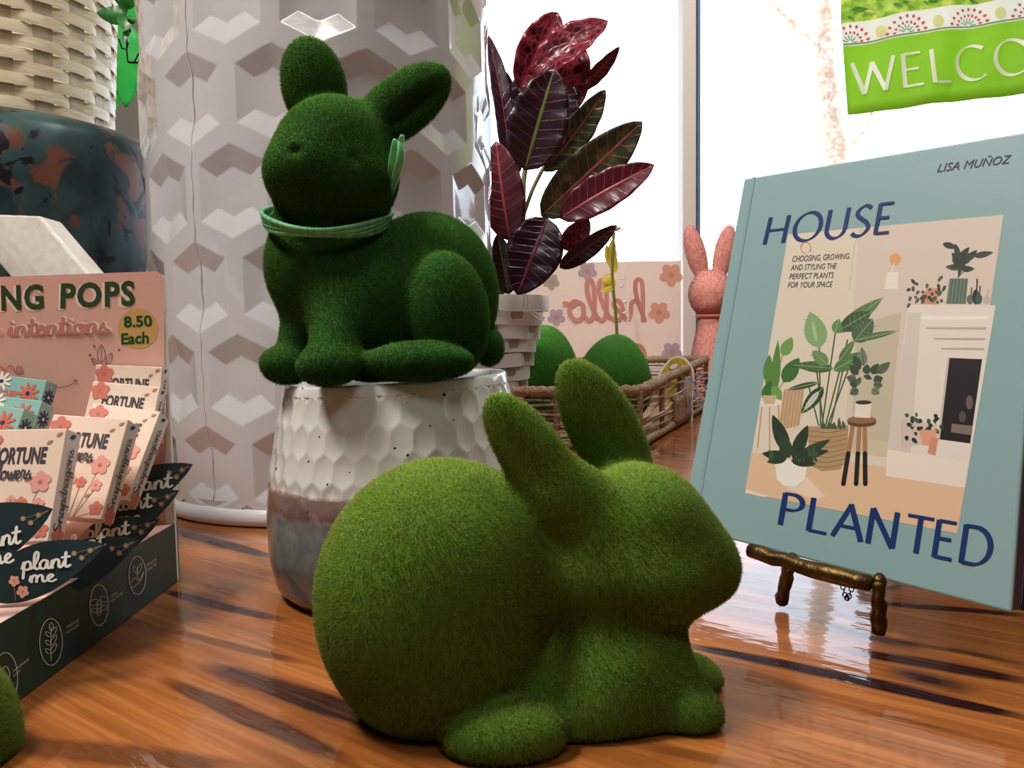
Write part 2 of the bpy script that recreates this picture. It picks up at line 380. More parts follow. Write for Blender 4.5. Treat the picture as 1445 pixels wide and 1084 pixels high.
# ================================================================== SETTING
WY = 2.0
def wood_material():
    m = bpy.data.materials.new('lacquered_pine'); m.use_nodes = True; nt = m.node_tree; L = nt.links; b = nt.nodes['Principled BSDF']
    def math_(op, a, b_=None, c=None, clamp=False):
        n = nt.nodes.new('ShaderNodeMath'); n.operation = op; n.use_clamp = clamp
        for i, v in enumerate((a, b_, c)):
            if v is None: continue
            if isinstance(v, (int, float)): n.inputs[i].default_value = v
            else: L.new(v, n.inputs[i])
        return n.outputs[0]
    tc = nt.nodes.new('ShaderNodeTexCoord'); mp = nt.nodes.new('ShaderNodeMapping'); mp.vector_type = 'POINT'
    mp.inputs['Rotation'].default_value = (0, 0, math.radians(35)); L.new(tc.outputs['Object'], mp.inputs[0])
    sx = nt.nodes.new('ShaderNodeSeparateXYZ'); L.new(mp.outputs[0], sx.inputs[0]); u, v = sx.outputs[0], sx.outputs[1]
    def noise(scale, su, sv, det=5, dist=0.0):
        m2 = nt.nodes.new('ShaderNodeMapping'); m2.inputs['Scale'].default_value = (su, sv, 1); L.new(mp.outputs[0], m2.inputs[0])
        n = nt.nodes.new('ShaderNodeTexNoise'); n.inputs['Scale'].default_value = scale; n.inputs['Detail'].default_value = det
        n.inputs['Distortion'].default_value = dist; L.new(m2.outputs[0], n.inputs[0]); return n.outputs[0]
    wob = math_('MULTIPLY', math_('SUBTRACT', noise(5, 1.0, 1.2, 4), .5), .022)
    vv = math_('ADD', v, wob)
    n1 = noise(6, .5, 9, 6, .6); n2 = noise(40, .25, 8, 5); n3 = noise(3, 1, 2.2, 3)
    r1 = nt.nodes.new('ShaderNodeValToRGB'); e = r1.color_ramp.elements
    e[0].position = .30; e[0].color = lin((84, 42, 16))+(1,); e[1].position = .52; e[1].color = lin((148, 86, 40))+(1,)
    x = e.new(.42); x.color = lin((134, 76, 32))+(1,); x = e.new(.72); x.color = lin((188, 118, 60))+(1,)
    mixn = math_('ADD', math_('MULTIPLY', n1, .55), math_('ADD', math_('MULTIPLY', n2, .42), math_('MULTIPLY', n3, .08)))
    L.new(mixn, r1.inputs[0])
    # dark heartwood streaks, each at its own place across the grain
    def uv(px, py):
        g = G(px, py); c, s = math.cos(math.radians(35)), math.sin(math.radians(35)); return g.x*c-g.y*s, g.x*s+g.y*c
    tot = None
    for (ax, ay, bx_, by_, wd, st) in [(975, 912, 1445, 1012, .0042, .9), (1200, 918, 1450, 962, .0058, .8), (1230, 852, 1445, 868, .004, .8), (1265, 905, 1430, 935, .003, .7),
            (255, 752, 385, 785, .005, .9), (240, 832, 392, 872, .004, .85), (1200, 955, 1350, 985, .0035, .85), (1245, 1012, 1330, 1030, .0022, .9), (1400, 1000, 1480, 1020, .003, .8),
            (300, 940, 600, 1050, .006, .7), (240, 962, 480, 1075, .004, .6), (0, 1045, 330, 1084, .006, .5), (250, 890, 420, 935, .003, .5), (930, 1060, 1060, 1084, .005, .8), (905, 628, 960, 645, .012, .5)]:
        u1, v1 = uv(ax, ay); u2, v2 = uv(bx_, by_); k = (v2-v1)/(u2-u1)
        vm = math_('SUBTRACT', vv, math_('ADD', math_('MULTIPLY', math_('SUBTRACT', u, u1), k), v1))
        un = math_('MULTIPLY', math_('MULTIPLY', math_('SUBTRACT', u, u1-.012), 14.0, clamp=True), math_('MULTIPLY', math_('SUBTRACT', u2+.012, u), 14.0, clamp=True))
        wn_ = math_('MULTIPLY', math_('ADD', .25, math_('MULTIPLY', math_('POWER', un, .5), math_('ADD', .35, n2))), wd*1.7)
        a = math_('SUBTRACT', 1.0, math_('DIVIDE', math_('ABSOLUTE', vm), wn_), clamp=True)
        un = math_('MULTIPLY', un, 3.0, clamp=True)
        a = math_('MULTIPLY', math_('MULTIPLY', math_('MULTIPLY', a, 2.2, clamp=True), un), min(1, st*1.15))
        tot = a if tot is None else math_('MAXIMUM', tot, a)
    ku, kv = uv(1315, 960)
    dk = math_('SQRT', math_('ADD', math_('POWER', math_('DIVIDE', math_('SUBTRACT', u, ku), .017), 2.0), math_('POWER', math_('DIVIDE', math_('SUBTRACT', v, kv), .0085), 2.0)))
    kn = math_('SUBTRACT', 1.75, math_('ADD', dk, math_('MULTIPLY', noise(60, 1, 1, 3), .8)), clamp=True)
    tot = math_('MAXIMUM', tot, kn)
    tot = math_('MULTIPLY', tot, math_('ADD', .45, math_('MULTIPLY', n2, 1.3)), clamp=True)
    mx = nt.nodes.new('ShaderNodeMix'); mx.data_type = 'RGBA'; L.new(tot, mx.inputs[0]); L.new(r1.outputs[0], mx.inputs[6]); mx.inputs[7].default_value = lin((38, 10, 10))+(1,)
    L.new(mx.outputs[2], b.inputs['Base Color'])
    b.inputs['Roughness'].default_value = .4; b.inputs['Specular IOR Level'].default_value = .08; b.inputs['Coat Weight'].default_value = 1; b.inputs['Coat Roughness'].default_value = .03; b.inputs['Coat IOR'].default_value = 1.5
    nb = noise(14, .8, 3.2, 3); nf = noise(90, .6, 2.2, 2)
    hs = math_('ADD', math_('MULTIPLY', nb, .6), math_('MULTIPLY', nf, .11))
    bp = nt.nodes.new('ShaderNodeBump'); bp.inputs['Strength'].default_value = .5; bp.inputs['Distance'].default_value = .0024; L.new(hs, bp.inputs['Height'])
    L.new(bp.outputs[0], b.inputs['Coat Normal'])
    return m
wood = wood_material()
wallm = M('wall_plaster', (128, 122, 116), .9); framem = M('window_paint', (212, 202, 198), .45)
struct(boxo('floor', (-3.2, -3.1, -1.0), (3.2, 2.15, -.92), M('shop_floor', (84, 68, 56), .5)))
struct(boxo('ceiling', (-3.2, -3.1, 2.1), (3.2, 2.15, 2.2), M('ceiling_paint', (150, 148, 144), .9)))
struct(boxo('wall_left', (-3.2, -3.1, -.92), (-3.1, 2.1, 2.1), wallm)); struct(boxo('wall_right', (3.1, -3.1, -.92), (3.2, 2.1, 2.1), wallm))
struct(boxo('wall_front', (-3.1, -3.1, -.92), (3.1, -3.0, 2.1), wallm))
WX0, WX1, WZ0, WZ1 = -.82, 2.2, .03, 1.75
for nm, lo, hi in (('wall_back', (-3.1, WY, -.92), (WX0, WY+.1, 2.1)), ('wall_back_right', (WX1, WY, -.92), (3.1, WY+.1, 2.1)),
                   ('wall_back_top', (WX0, WY, WZ1), (WX1, WY+.1, 2.1)), ('wall_back_sill', (WX0, WY, -.92), (WX1, WY+.1, WZ0))):
    struct(boxo(nm, lo, hi, wallm))
struct(boxo('wall_glare_block', (.90, WY-.03, WZ0), (WX1, WY-.014, .585), M('glare_block_dark', (78, 58, 46), .6)))  # added low wall, hidden by the book, darkens what the counter reflects
wn = thing('window_1', None, None, (0, WY, WZ0)); struct(wn)
mx0, mx1 = P(962, 300, WY).x, P(981, 300, WY).x
for lo, hi in (((WX0, WY-.01, WZ0), (WX1, WY+.06, WZ0+.04)), ((WX0, WY-.01, WZ1-.04), (WX1, WY+.06, WZ1)), ((WX0, WY-.01, WZ0+.04), (WX0+.05, WY+.06, WZ1-.04)), ((WX1-.05, WY-.01, WZ0+.04), (WX1, WY+.06, WZ1-.04))):
    boxo('window_frame', lo, hi, framem, wn, .003)
boxo('mullion', (mx0, WY-.012, WZ0+.04), (mx1, WY+.05, WZ1-.04), framem, wn, .003)
boxo('mullion', (mx1+.0045, WY-.008, WZ0+.04), (mx1+.0115, WY+.05, WZ1-.04), M('steel_blue_seal', (96, 116, 150), .4), wn)
boxo('mullion', (-.62, WY-.012, WZ0+.04), (-.58, WY+.05, WZ1-.04), framem, wn, .003)
gl = glassy('window_glass')
for a, b_ in ((WX0+.05, -.62), (-.58, mx0), (mx1, WX1-.05)):
    boxo('pane', (a, WY+.052, WZ0+.04), (b_, WY+.056, WZ1-.04), gl, wn)
st = boxo('street', (-30, WY+.12, -1.3), (30, 40, -1.2), M('pale_concrete', (214, 210, 204), .9, var=(196, 192, 186), vscale=2)); st['kind'] = 'structure'
struct(boxo('sky_blocking_roof', (-6, WY+.11, 2.7), (6, 5.7, 2.85), M('added_roof_boards', (120, 104, 90), .8)))  # roof added out of view to keep bright sky off the counter top
# shop counter
ct = thing('shop_counter', 'lacquered knotty pine counter top carrying the whole display', 'counter', (.1, 1.0, -.92))
boxo('counter_top', (-1.6, -.35, -.045), (1.9, WY-.013, 0), wood, ct, .004)
boxo('cabinet_body', (-1.5, -.2, -.92), (1.8, WY-.05, -.045), M('counter_base', (110, 84, 62), .6), ct)

# ================================================================== STOOL (white hexagon garden stool)
def hexcyl(name, c, R, N, pitch, z0, rows, th, fout, fin, depth, mat, parent, prof, k=3, zlim=None, bev=0, smooth=True, tilt=None, sharp=None, seed=0):
    """cylinder skin tiled with staggered hexagon cells; each has a sunk bevelled hexagon"""
    rn = random.Random(seed)
    mb = MB(); vid = {}
    w_ = 2*PI/N
    def pt(a, z, dr):
        if zlim and (z < zlim[0] or z > zlim[1]): z = min(max(z, zlim[0]), zlim[1]); dr = 0
        key = (round((a % (2*PI))/(2*PI)*100000) % 100000, round(z*200000), round(dr*1e6))
        if key in vid: return vid[key]
        r = R*prof(z)+dr; v = Vector((c[0]+r*math.sin(a), c[1]-r*math.cos(a), c[2]+z))
        if tilt: v = tilt(v)
        vid[key] = len(mb.v); mb.v.append(tuple(v)); return vid[key]
    s_ = pitch-th
    for j in range(rows):
        for i in range(N):
            a0 = (i+.5*(j % 2))*w_; zc = z0+j*pitch
            cr = [(0, s_/2+th), (w_/2, s_/2), (w_/2, -s_/2), (0, -s_/2-th), (-w_/2, -s_/2), (-w_/2, s_/2)]
            def ringpts(f, fz=None):
                fz = fz or f; out = []
                for q in range(6):
                    p0, p1 = cr[q], cr[(q+1) % 6]
                    for t in range(k): out.append((a0+(p0[0]*(1-t/k)+p1[0]*t/k)*f, zc+(p0[1]*(1-t/k)+p1[1]*t/k)*fz))
                return out
            dd = depth*(1+.35*rn.uniform(-1, 1)) if seed else depth
            if fout < 1: rings = [(ringpts(1), 0), (ringpts(fout, fout), 0), (ringpts(fin*fout, fin*fout*.96), -dd)]
            else: rings = [(ringpts(1), 0), (ringpts(.85), -dd*.30), (ringpts(.62), -dd*.65), (ringpts(.33), -dd*.92)]
            ids = [[pt(a, z, d) for a, z in r] for r, d in rings]
            n = 6*k
            for q in range(len(ids)-1):
                for t in range(n):
                    mb.f.append((ids[q][t], ids[q][(t+1) % n], ids[q+1][(t+1) % n], ids[q+1][t])); mb.m.append(0)
            mb.f.append(tuple(ids[-1])); mb.m.append(0)
    o = mb.obj(name, mat, parent, smooth=smooth)
    if sharp: o.data.set_sharp_from_angle(angle=math.radians(sharp))
    if bev:
        b = o.modifiers.new('bevel', 'BEVEL'); b.width = bev; b.segments = 2; b.limit_method = 'ANGLE'; b.angle_limit = math.radians(12); b.harden_normals = True
    return o
SC = (P(468, 540, .84).x, .84, 0.0); SR = .179
whitem = M('white_gloss_enamel', (206, 204, 208), .14, coat=1.0, bump=.10, bscale=120)
stool = thing('garden_stool', 'tall white enamel drum stool embossed with hexagons behind the seated moss rabbit', 'stool', SC)
sprof = lambda z: 1.0-.035*((z-.3)/.3)**2 if z < .3 else 1.0-.02*((z-.3)/.3)**2
hexcyl('body', SC, SR, 14, .081, .0495, 7, .02, .80, .54, .0048, whitem, stool, sprof, k=4, sharp=28, bev=.0013)
mb = MB(); zb = .0685-.081+.03-.008
mb.lathe([(SR*.955, .010), (SR*.962, .016), (SR*.966, .0215)], SC, 112); mb.obj('skirt', whitem, stool, smooth=True)
mb = MB(); mb.lathe([(SR*.9, .0005), (SR*.985, .0005), (SR*1.0, .003), (SR*1.005, .007), (SR*1.0, .011), (SR*.985, .0145), (SR*.955, .016), (SR*.90, .016)], SC, 112); mb.obj('foot_ring', whitem, stool, smooth=True)
mb = MB(); mb.lathe([(SR*.99, .572), (SR*1.01, .580), (SR*1.01, .592), (SR*.97, .604), (SR*.6, .612), (0.001, .614)], SC, 112); mb.obj('seat', whitem, stool, smooth=True)
# weld seam running up the enamel
mb = MB(); a = math.radians(-25.71); pts = []
for i in range(60):
    z = .02+i*.009; dz = min(abs(z-.0495-.162*q) for q in range(4)); dep = 0 if dz > .0404 else (.0048 if dz < .021 else .0048*(.0404-dz)/.0194); r = SR*sprof(z)-.0002-dep; aa = a+.004*math.sin(i*1.7); pts.append((SC[0]+r*math.sin(aa), SC[1]-r*math.cos(aa), z))
mb.tube(pts, [.0007+.0006*random.random() for _ in pts], 6); mb.obj('seam', whitem, stool, smooth=True)

# ================================================================== SPECKLED VASE under the seated rabbit
def vase_material():
    m = bpy.data.materials.new('speckled_glaze'); m.use_nodes = True; nt = m.node_tree; L = nt.links; b = nt.nodes['Principled BSDF']
    g = nt.nodes.new('ShaderNodeNewGeometry'); sx = nt.nodes.new('ShaderNodeSeparateXYZ'); L.new(g.outputs['Position'], sx.inputs[0])
    n = nt.nodes.new('ShaderNodeTexNoise'); n.inputs['Scale'].default_value = 60; n.inputs['Detail'].default_value = 5; L.new(g.outputs['Position'], n.inputs[0])
    a = nt.nodes.new('ShaderNodeMath'); a.operation = 'MULTIPLY_ADD'; L.new(n.outputs[0], a.inputs[0]); a.inputs[1].default_value = .006; L.new(sx.outputs[2], a.inputs[2])
    mr = nt.nodes.new('ShaderNodeMapRange'); L.new(a.outputs[0], mr.inputs[0]); mr.inputs[1].default_value = 0; mr.inputs[2].default_value = .15
    r = nt.nodes.new('ShaderNodeValToRGB'); e = r.color_ramp.elements
    e[0].position = 0; e[0].color = lin((92, 92, 98))+(1,); e[1].position = 1; e[1].color = lin((222, 222, 216))+(1,)
    for p, c in ((.2, (104, 106, 108)), (.36, (128, 136, 134)), (.415, (116, 112, 110)), (.43, (108, 82, 80)), (.455, (122, 98, 94)), (.51, (150, 126, 118)), (.522, (215, 213, 207))):
        x = e.new(p); x.color = lin(c)+(1,)
    L.new(mr.outputs[0], r.inputs[0])
    # mottling below the band, specks above
    n2 = nt.nodes.new('ShaderNodeTexNoise'); n2.inputs['Scale'].default_value = 130; n2.inputs['Detail'].default_value = 7; L.new(g.outputs['Position'], n2.inputs[0])
    rr = nt.nodes.new('ShaderNodeValToRGB'); rr.color_ramp.elements[0].position = .36; rr.color_ramp.elements[1].position = .66
    rr.color_ramp.elements[0].color = (.78, .78, .80, 1); rr.color_ramp.elements[1].color = (1.1, 1.1, 1.05, 1); L.new(n2.outputs[0], rr.inputs[0])
    low = nt.nodes.new('ShaderNodeMath'); low.operation = 'LESS_THAN'; L.new(a.outputs[0], low.inputs[0]); low.inputs[1].default_value = .076
    m1 = nt.nodes.new('ShaderNodeMix'); m1.data_type = 'RGBA'; m1.blend_type = 'MULTIPLY'; L.new(low.outputs[0], m1.inputs[0]); L.new(r.outputs[0], m1.inputs[6]); L.new(rr.outputs[0], m1.inputs[7])
    vo = nt.nodes.new('ShaderNodeTexVoronoi'); vo.inputs['Scale'].default_value = 150; L.new(g.outputs['Position'], vo.inputs[0])
    sxx = nt.nodes.new('ShaderNodeSeparateColor'); L.new(vo.outputs['Color'], sxx.inputs[0])
    lt = nt.nodes.new('ShaderNodeMath'); lt.operation = 'LESS_THAN'; L.new(vo.outputs['Distance'], lt.inputs[0])
    ml = nt.nodes.new('ShaderNodeMath'); ml.operation = 'MULTIPLY_ADD'; L.new(sxx.outputs[0], ml.inputs[0]); ml.inputs[1].default_value = .36; ml.inputs[2].default_value = -.20; L.new(ml.outputs[0], lt.inputs[1])
    m2 = nt.nodes.new('ShaderNodeMix'); m2.data_type = 'RGBA'; L.new(lt.outputs[0], m2.inputs[0]); L.new(m1.outputs[2], m2.inputs[6]); m2.inputs[7].default_value = lin((52, 46, 44))+(1,)
    L.new(m2.outputs[2], b.inputs['Base Color']); b.inputs['Roughness'].default_value = .14; b.inputs['Coat Weight'].default_value = .5
    return m
VC = (P(565, 700, .517).x, .517, 0.0); VH = .140
vm = vase_material()
vase = thing('ceramic_vase', 'white speckled faceted vase with a brown band and mottled grey base under the seated rabbit', 'vase', VC)
def vprof(z):
    t = max(0, min(1, z/VH)); P_ = [(0, .077), (.06, .0835), (.2, .0868), (.4, .0872), (.55, .0855), (.75, .0808), (1, .0735)]
    for (a, ra), (b, rb) in zip(P_, P_[1:]):
        if t <= b: s = (t-a)/(b-a); s = s*s*(3-2*s)*.4+s*.6; return ra+(rb-ra)*s
    return .0735
vt = lambda v: Vector((v[0], v[1], v[2]+(v[0]-VC[0])*.042*max(0, min(1, v[2]/VH))))
mb = MB(); mb.lathe([(0.001, .001)]+[(vprof(z), z+.0005*(1-z/.074)) for z in np.linspace(0, .074, 26)], VC, 96, fn=vt); mb.obj('base', vm, vase, smooth=True)
hexcyl('faceted_body', (VC[0], VC[1], 0), 1.0, 38, .0165, .0740, 5, .0060, 1.0, .4, .0011, vm, vase, vprof, k=2, smooth=True, tilt=vt, sharp=60, seed=3, zlim=(.074, .1335))
mb = MB(); zt = .1335
mb.lathe([(vprof(zt), zt), (vprof(VH-.002), VH-.002), (.0725, VH), (.0700, VH-.0005), (.068, VH-.006), (.069, VH-.03), (.076, .06), (.07, .012), (.001, .01)], VC, 96, fn=vt)
mb.obj('rim', vm, vase, smooth=True)

# ================================================================== FLOCKED RABBITS
moss_base = M('moss_base', (84, 120, 28), .95)
moss_dark_base = M('moss_dark_base', (26, 78, 20), .95)
moss = flock_mat('moss_flock', (108, 150, 26), (178, 218, 56), (235, 245, 150))
moss_deep = flock_mat('deep_moss_flock', (36, 84, 16), (84, 150, 40), (140, 200, 84))
egg_fl = flock_mat('bright_moss_flock', (90, 190, 60), (150, 244, 100), (205, 255, 170))
egg_base = M('egg_base', (60, 165, 40), .95)
def E_(X, px, py, Y, rx, rz, ry, ang=0, yaw=0, ref=None):
    s = (ref or Y)/F; R = rotm(math.radians(ang), math.radians(yaw))
    return sd_ell(X, X3(px, py, Y), (rx*s, ry*s, rz*s), R)
def crouch(X):
    Y = .335; k = .012
    d = E_(X, 612, 852, Y, 166, 196, 150, 8)                       # haunches
    d = smin(d, E_(X, 655, 770, Y, 120, 105, 110, -20), .02)       # back
    d = smin(d, E_(X, 868, 935, Y+.003, 108, 112, 104), .009)      # chest
    d = smin(d, E_(X, 800, 980, Y+.002, 130, 75, 110), .015)
    d = smin(d, E_(X, 845, 800, Y+.002, 88, 100, 84), .012)        # neck
    d = smin(d, E_(X, 905, 745, Y+.004, 96, 90, 84, -18), .012)    # skull
    d = smin(d, E_(X, 983, 798, Y+.006, 62, 57, 52, -28), .018)    # muzzle
    d = smin(d, E_(X, 925, 815, Y-.010, 72, 52, 62, -8), .012)     # cheek
    d = smin(d, E_(X, 925, 815, Y+.018, 72, 52, 62, -8), .012)
    e = E_(X, 756, 648, Y-.012, 112, 45, 24, 125, -8)              # near ear
    e = smax(e, -E_(X, 738, 652, Y-.0215, 88, 24, 17, 121, -8), .005)
    d = smin(d, smin(e, E_(X, 815, 708, Y-.008, 58, 50, 34, 128), .010), .010)
    e = E_(X, 853, 606, Y+.024, 112, 49, 26, 119, 10)
    d = smin(d, e, .010)
    d = smin(d, E_(X, 712, 1038, Y-.036, 92, 50, 48, 4), .005)     # hind foot
    d = smin(d, E_(X, 705, 1000, Y+.06, 92, 46, 44), .005)
    d = smin(d, E_(X, 930, 990, Y-.010, 76, 58, 46, -14), .010); d = smin(d, E_(X, 975, 1008, Y-.018, 47, 42, 34, -10), .004)     # near front paw
    d = smin(d, E_(X, 978, 962, Y+.018, 46, 38, 34, -30), .003)    # far front paw
    sp = X-X3(1040, 800, Y+.006)
    d = smax(d, -(np.sqrt((sp[..., 0]*1.0)**2+(sp[..., 1]*2.2)**2+(sp[..., 2]+.004)**2*6)-.0035), .003)
    d = smax(d, -E_(X, 962, 752, Y-.0265, 13, 13, 10), .004)       # eye dimple
    return smax(d, .0006-X[..., 2], .004)
cr = thing('rabbit_figure', 'large light green moss rabbit crouching in front, facing right on the wood', 'rabbit figure', G(740, 1030))
flocked(crouch, (-.10, .255, -.002), (.118, .42, .170), .0016, cr, moss_base, moss, 420000, .0017, .00015, zmin=0.0)

def sitting(X):
    Y = .500; z0 = .139
    d = E_(X, 596, 425, Y+.006, 104, 122, 84, -14)                 # haunch body
    d = smin(d, E_(X, 522, 440, Y-.006, 88, 98, 78, 15), .02)          # belly
    d = smin(d, E_(X, 466, 378, Y-.004, 88, 98, 74, 8), .010)      # chest
    d = smin(d, E_(X, 462, 300, Y-.006, 66, 60, 60), .012)         # neck
    d = smin(d, E_(X, 474, 226, Y-.010, 84, 84, 76, 0), .010)      # skull
    d = smin(d, E_(X, 428, 246, Y-.030, 52, 46, 52, -6, 30), .014)
    d = smin(d, E_(X, 505, 262, Y-.024, 48, 42, 44), .016)         # cheek
    d = smin(d, E_(X, 443, 122, Y+.002, 66, 43, 28, 100), .008)    # ears
    e = E_(X, 566, 150, Y-.004, 80, 40, 28, 36)
    e = smax(e, -E_(X, 584, 146, Y-.0175, 60, 12, 22, 36), .005)
    d = smin(d, e, .008)
    d = smin(d, E_(X, 634, 444, Y-.032, 54, 86, 46, 6), .006)      # thigh
    d = smin(d, E_(X, 592, 511, Y-.052, 76, 28, 34), .004)         # hind foot
    d = smin(d, E_(X, 592, 511, Y+.05, 76, 28, 34), .004)
    d = smin(d, sd_cap(X, X3(486, 440, Y-.026), X3(468, 505, Y-.052), .0165, .0135), .016)
    d = smin(d, E_(X, 462, 517, Y-.060, 42, 27, 30), .006)         # near paw
    d = smin(d, sd_cap(X, X3(440, 420, Y-.006), X3(420, 498, Y-.012), .0155, .0125), .008)
    d = smin(d, E_(X, 403, 516, Y-.022, 35, 26, 28, -10), .005)    # far paw
    d = smin(d, E_(X, 690, 490, Y+.005, 20, 26, 26), .004)         # tail
    d = smax(d, -E_(X, 500, 220, Y-.0462, 6, 6, 7), .004)
    d = smax(d, -E_(X, 418, 214, Y-.0485, 6, 6, 7), .004)
    zz = z0+.001+(X[..., 0]-VC[0])*.042
    return smax(d, zz-X[..., 2], .003)
sr = thing('rabbit_figure', 'dark green moss rabbit sitting upright on the speckled vase with raffia round its neck', 'rabbit figure', (VC[0], .5, .139))
flocked(sitting, (-.170, .405, .132), (.0, .592, .36), .0019, sr, moss_dark_base, moss_deep, 380000, .0021, .00018)
# raffia collar
raffia = M('green_raffia', (140, 208, 148), .5, var=(104, 186, 122), vscale=300, stretch=(1, 1, .1), trans=.3)
rc = tag(thing('raffia_collar', 'pale green raffia band tied round the neck of the seated rabbit', 'ribbon', P(463, 292, .5)), None, None)
c0 = P(463, 296, .492)
for q in range(4):
    mb = MB(); pts = []
    for i in range(49):
        a = 2*PI*i/48; rx, ry = .0382+.0006*q, .0375+.0005*q
        zz = -.0045*math.sin(a+PI/2+.3)*0-.002*math.cos(a)+.0012*math.sin(3*a+q)+(q-1.5)*.0016
        pts.append((c0.x+rx*math.cos(a), c0.y+ry*math.sin(a), c0.z-.004+zz+.015*math.sin(a)))
    mb.tube(pts, .0016, 6, cap=False); mb.obj('strand', raffia, rc, smooth=True)
for q, (a, b_, c_) in enumerate((((545, 285), (553, 240), (566, 190)), ((547, 288), (549, 235), (556, 196)), ((545, 290), (560, 230), (563, 200)))):
    mb = MB(); pts = spline([tuple(P(a[0], a[1], .478)), tuple(P(b_[0]+4, b_[1], .470-.003*q)), tuple(P(c_[0]+2, c_[1], .464))], 8)
    mb.tube(pts, [.0012+.0020*math.sin(PI*i/(len(pts)-1))**.5 for i in range(len(pts))], 6, flat=.4); mb.obj('loose_end', raffia, rc, smooth=True)
# moss egg at lower left edge
def mossball(X): return smax(sd_ell(X, X3(-64, 1035, .30), (.0215, .022, .035), rotm(.2)), .0006-X[..., 2], .003)
mg = thing('moss_egg', 'green moss covered figure cut off at the lower left corner', 'figure', G(-50, 1075))
flocked(mossball, (-.262, .270, -.002), (-.17, .34, .075), .0018, mg, moss_base, moss, 60000, .0024, .00013, zmin=0.0)

# ================================================================== BOOK ON BRASS EASEL
def c2w(v): return RT*v[0]+UP*v[1]+fwd*v[2]
bc = CAM+c2w((.192, .015, .442)); bR = c2w((.643, -.046, -.764)); bU = c2w((.156, .985, .072)); bN = bR.cross(bU)
if bN.dot(CAM-bc) < 0: bN = -bN
bp_ = Pl(bc, bN)
cov = M('book_cover_teal', (138, 170, 174), .45, bump=.02, bscale=400)
navy = M('book_navy', (18, 34, 84), .5); pages = M('book_pages', (226, 218, 200), .8)
cq = [(961, 743), (1427, 865), (1477, 181), (1050, 252)]          # BL BR TR TL
book = thing('book', 'pale teal hardcover plant book with navy title standing on a small brass easel', 'book', bp_.at(1200, 806))
def slab(mb, quad, l0, l1, pl=bp_, mi=0):
    a = [pl.at(x, y, 0)+pl.n*l0 for x, y in quad]; b = [pl.at(x, y, 0)+pl.n*l1 for x, y in quad]
    mb.add(a+b, [(0, 3, 2, 1), (4, 5, 6, 7), (0, 1, 5, 4), (1, 2, 6, 5), (2, 3, 7, 6), (3, 0, 4, 7)], mi)
def inset(q, ins): 
    cx = sum(a[0] for a in q)/4; cy = sum(a[1] for a in q)/4; return [(cx+(x-cx)*ins, cy+(y-cy)*ins) for x, y in q]
mb = MB(); slab(mb, cq, 0, -.003); fcov = mb.obj('front_cover', cov, book, bevel=.0012)
mb = MB(); slab(mb, inset(cq, .99), -.0032, -.016); mb.obj('endpaper', navy, book)
mb = MB(); slab(mb, inset(cq, .97), -.0162, -.021); mb.obj('page_block', pages, book)
mb = MB(); slab(mb, cq, -.0212, -.0245); mb.obj('back_cover', navy, book, bevel=.0012)
mb = MB(); slab(mb, [(961, 743), (966, 744.3), (1054.5, 251.3), (1050, 252)], -.0032, -.0211); mb.obj('spine', cov, book)
# hinge groove drawn flat, its shade painted as a darker strip
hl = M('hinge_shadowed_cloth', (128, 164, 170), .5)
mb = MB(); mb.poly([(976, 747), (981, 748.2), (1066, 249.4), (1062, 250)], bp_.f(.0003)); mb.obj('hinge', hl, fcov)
pic = MB(1e-9); L0 = .0001
C_ = {}; PM = []
def pc(r, g, b):
    if (r, g, b) not in C_:
        C_[(r, g, b)] = len(PM); PM.append(M('print_%d_%d_%d' % (r, g, b), (r, g, b), .45))
    return C_[(r, g, b)]
lay = [0]
def pp(pts, col):
    lay[0] += 1; pic.poly(pts, bp_.f(L0+lay[0]*.35e-6), pc(*col))
def ps(pts, wd, col):
    lay[0] += 1; stroke(pic, pts, wd, bp_.f(L0+lay[0]*.35e-6), pc(*col))
pp([(1051.4, 695.5), (1112, 331), (1416, 303), (1350.7, 753)], (220, 208, 190))
pp([(1212, 322), (1416, 303), (1383, 530), (1255, 640), (1190, 640)], (214, 198, 186))
pp([(1215, 321.8), (1205, 345), (1198, 410), (1199, 411), (1206.5, 346), (1217, 321.5)], (200, 186, 172))
pp([(1208, 460), (1272, 440), (1252, 645), (1200, 640)], (196, 186, 164))
pp([(1051.4, 695.5), (1060, 640), (1130, 640), (1250, 660), (1362, 688), (1350.7, 753)], (222, 188, 156))
pp([(1053, 690), (1085, 700), (1078, 702), (1051.4, 695.5)], (236, 214, 190))
pp([(1130, 665), (1165, 700), (1150, 705), (1110, 690)], (234, 210, 184))
pp([(1226, 620), (1255, 624), (1252, 646), (1224, 642)], (206, 192, 166))
# chair in wicker, side table
pp([(1106, 550), (1135, 548), (1128, 600), (1098, 608)], (196, 164, 130))
for q in range(6): ps([(1108+5*q, 551), (1101+5*q, 604)], .8, (164, 128, 96))
pp(ell(1088, 568, 16, 5), (228, 224, 216))
for a in ((1075, 575, 1069, 632), (1086, 575, 1086, 645), (1098, 572, 1101, 625)): ps([(a[0], a[1]), (a[2], a[3])], 1.6, (190, 140, 96))
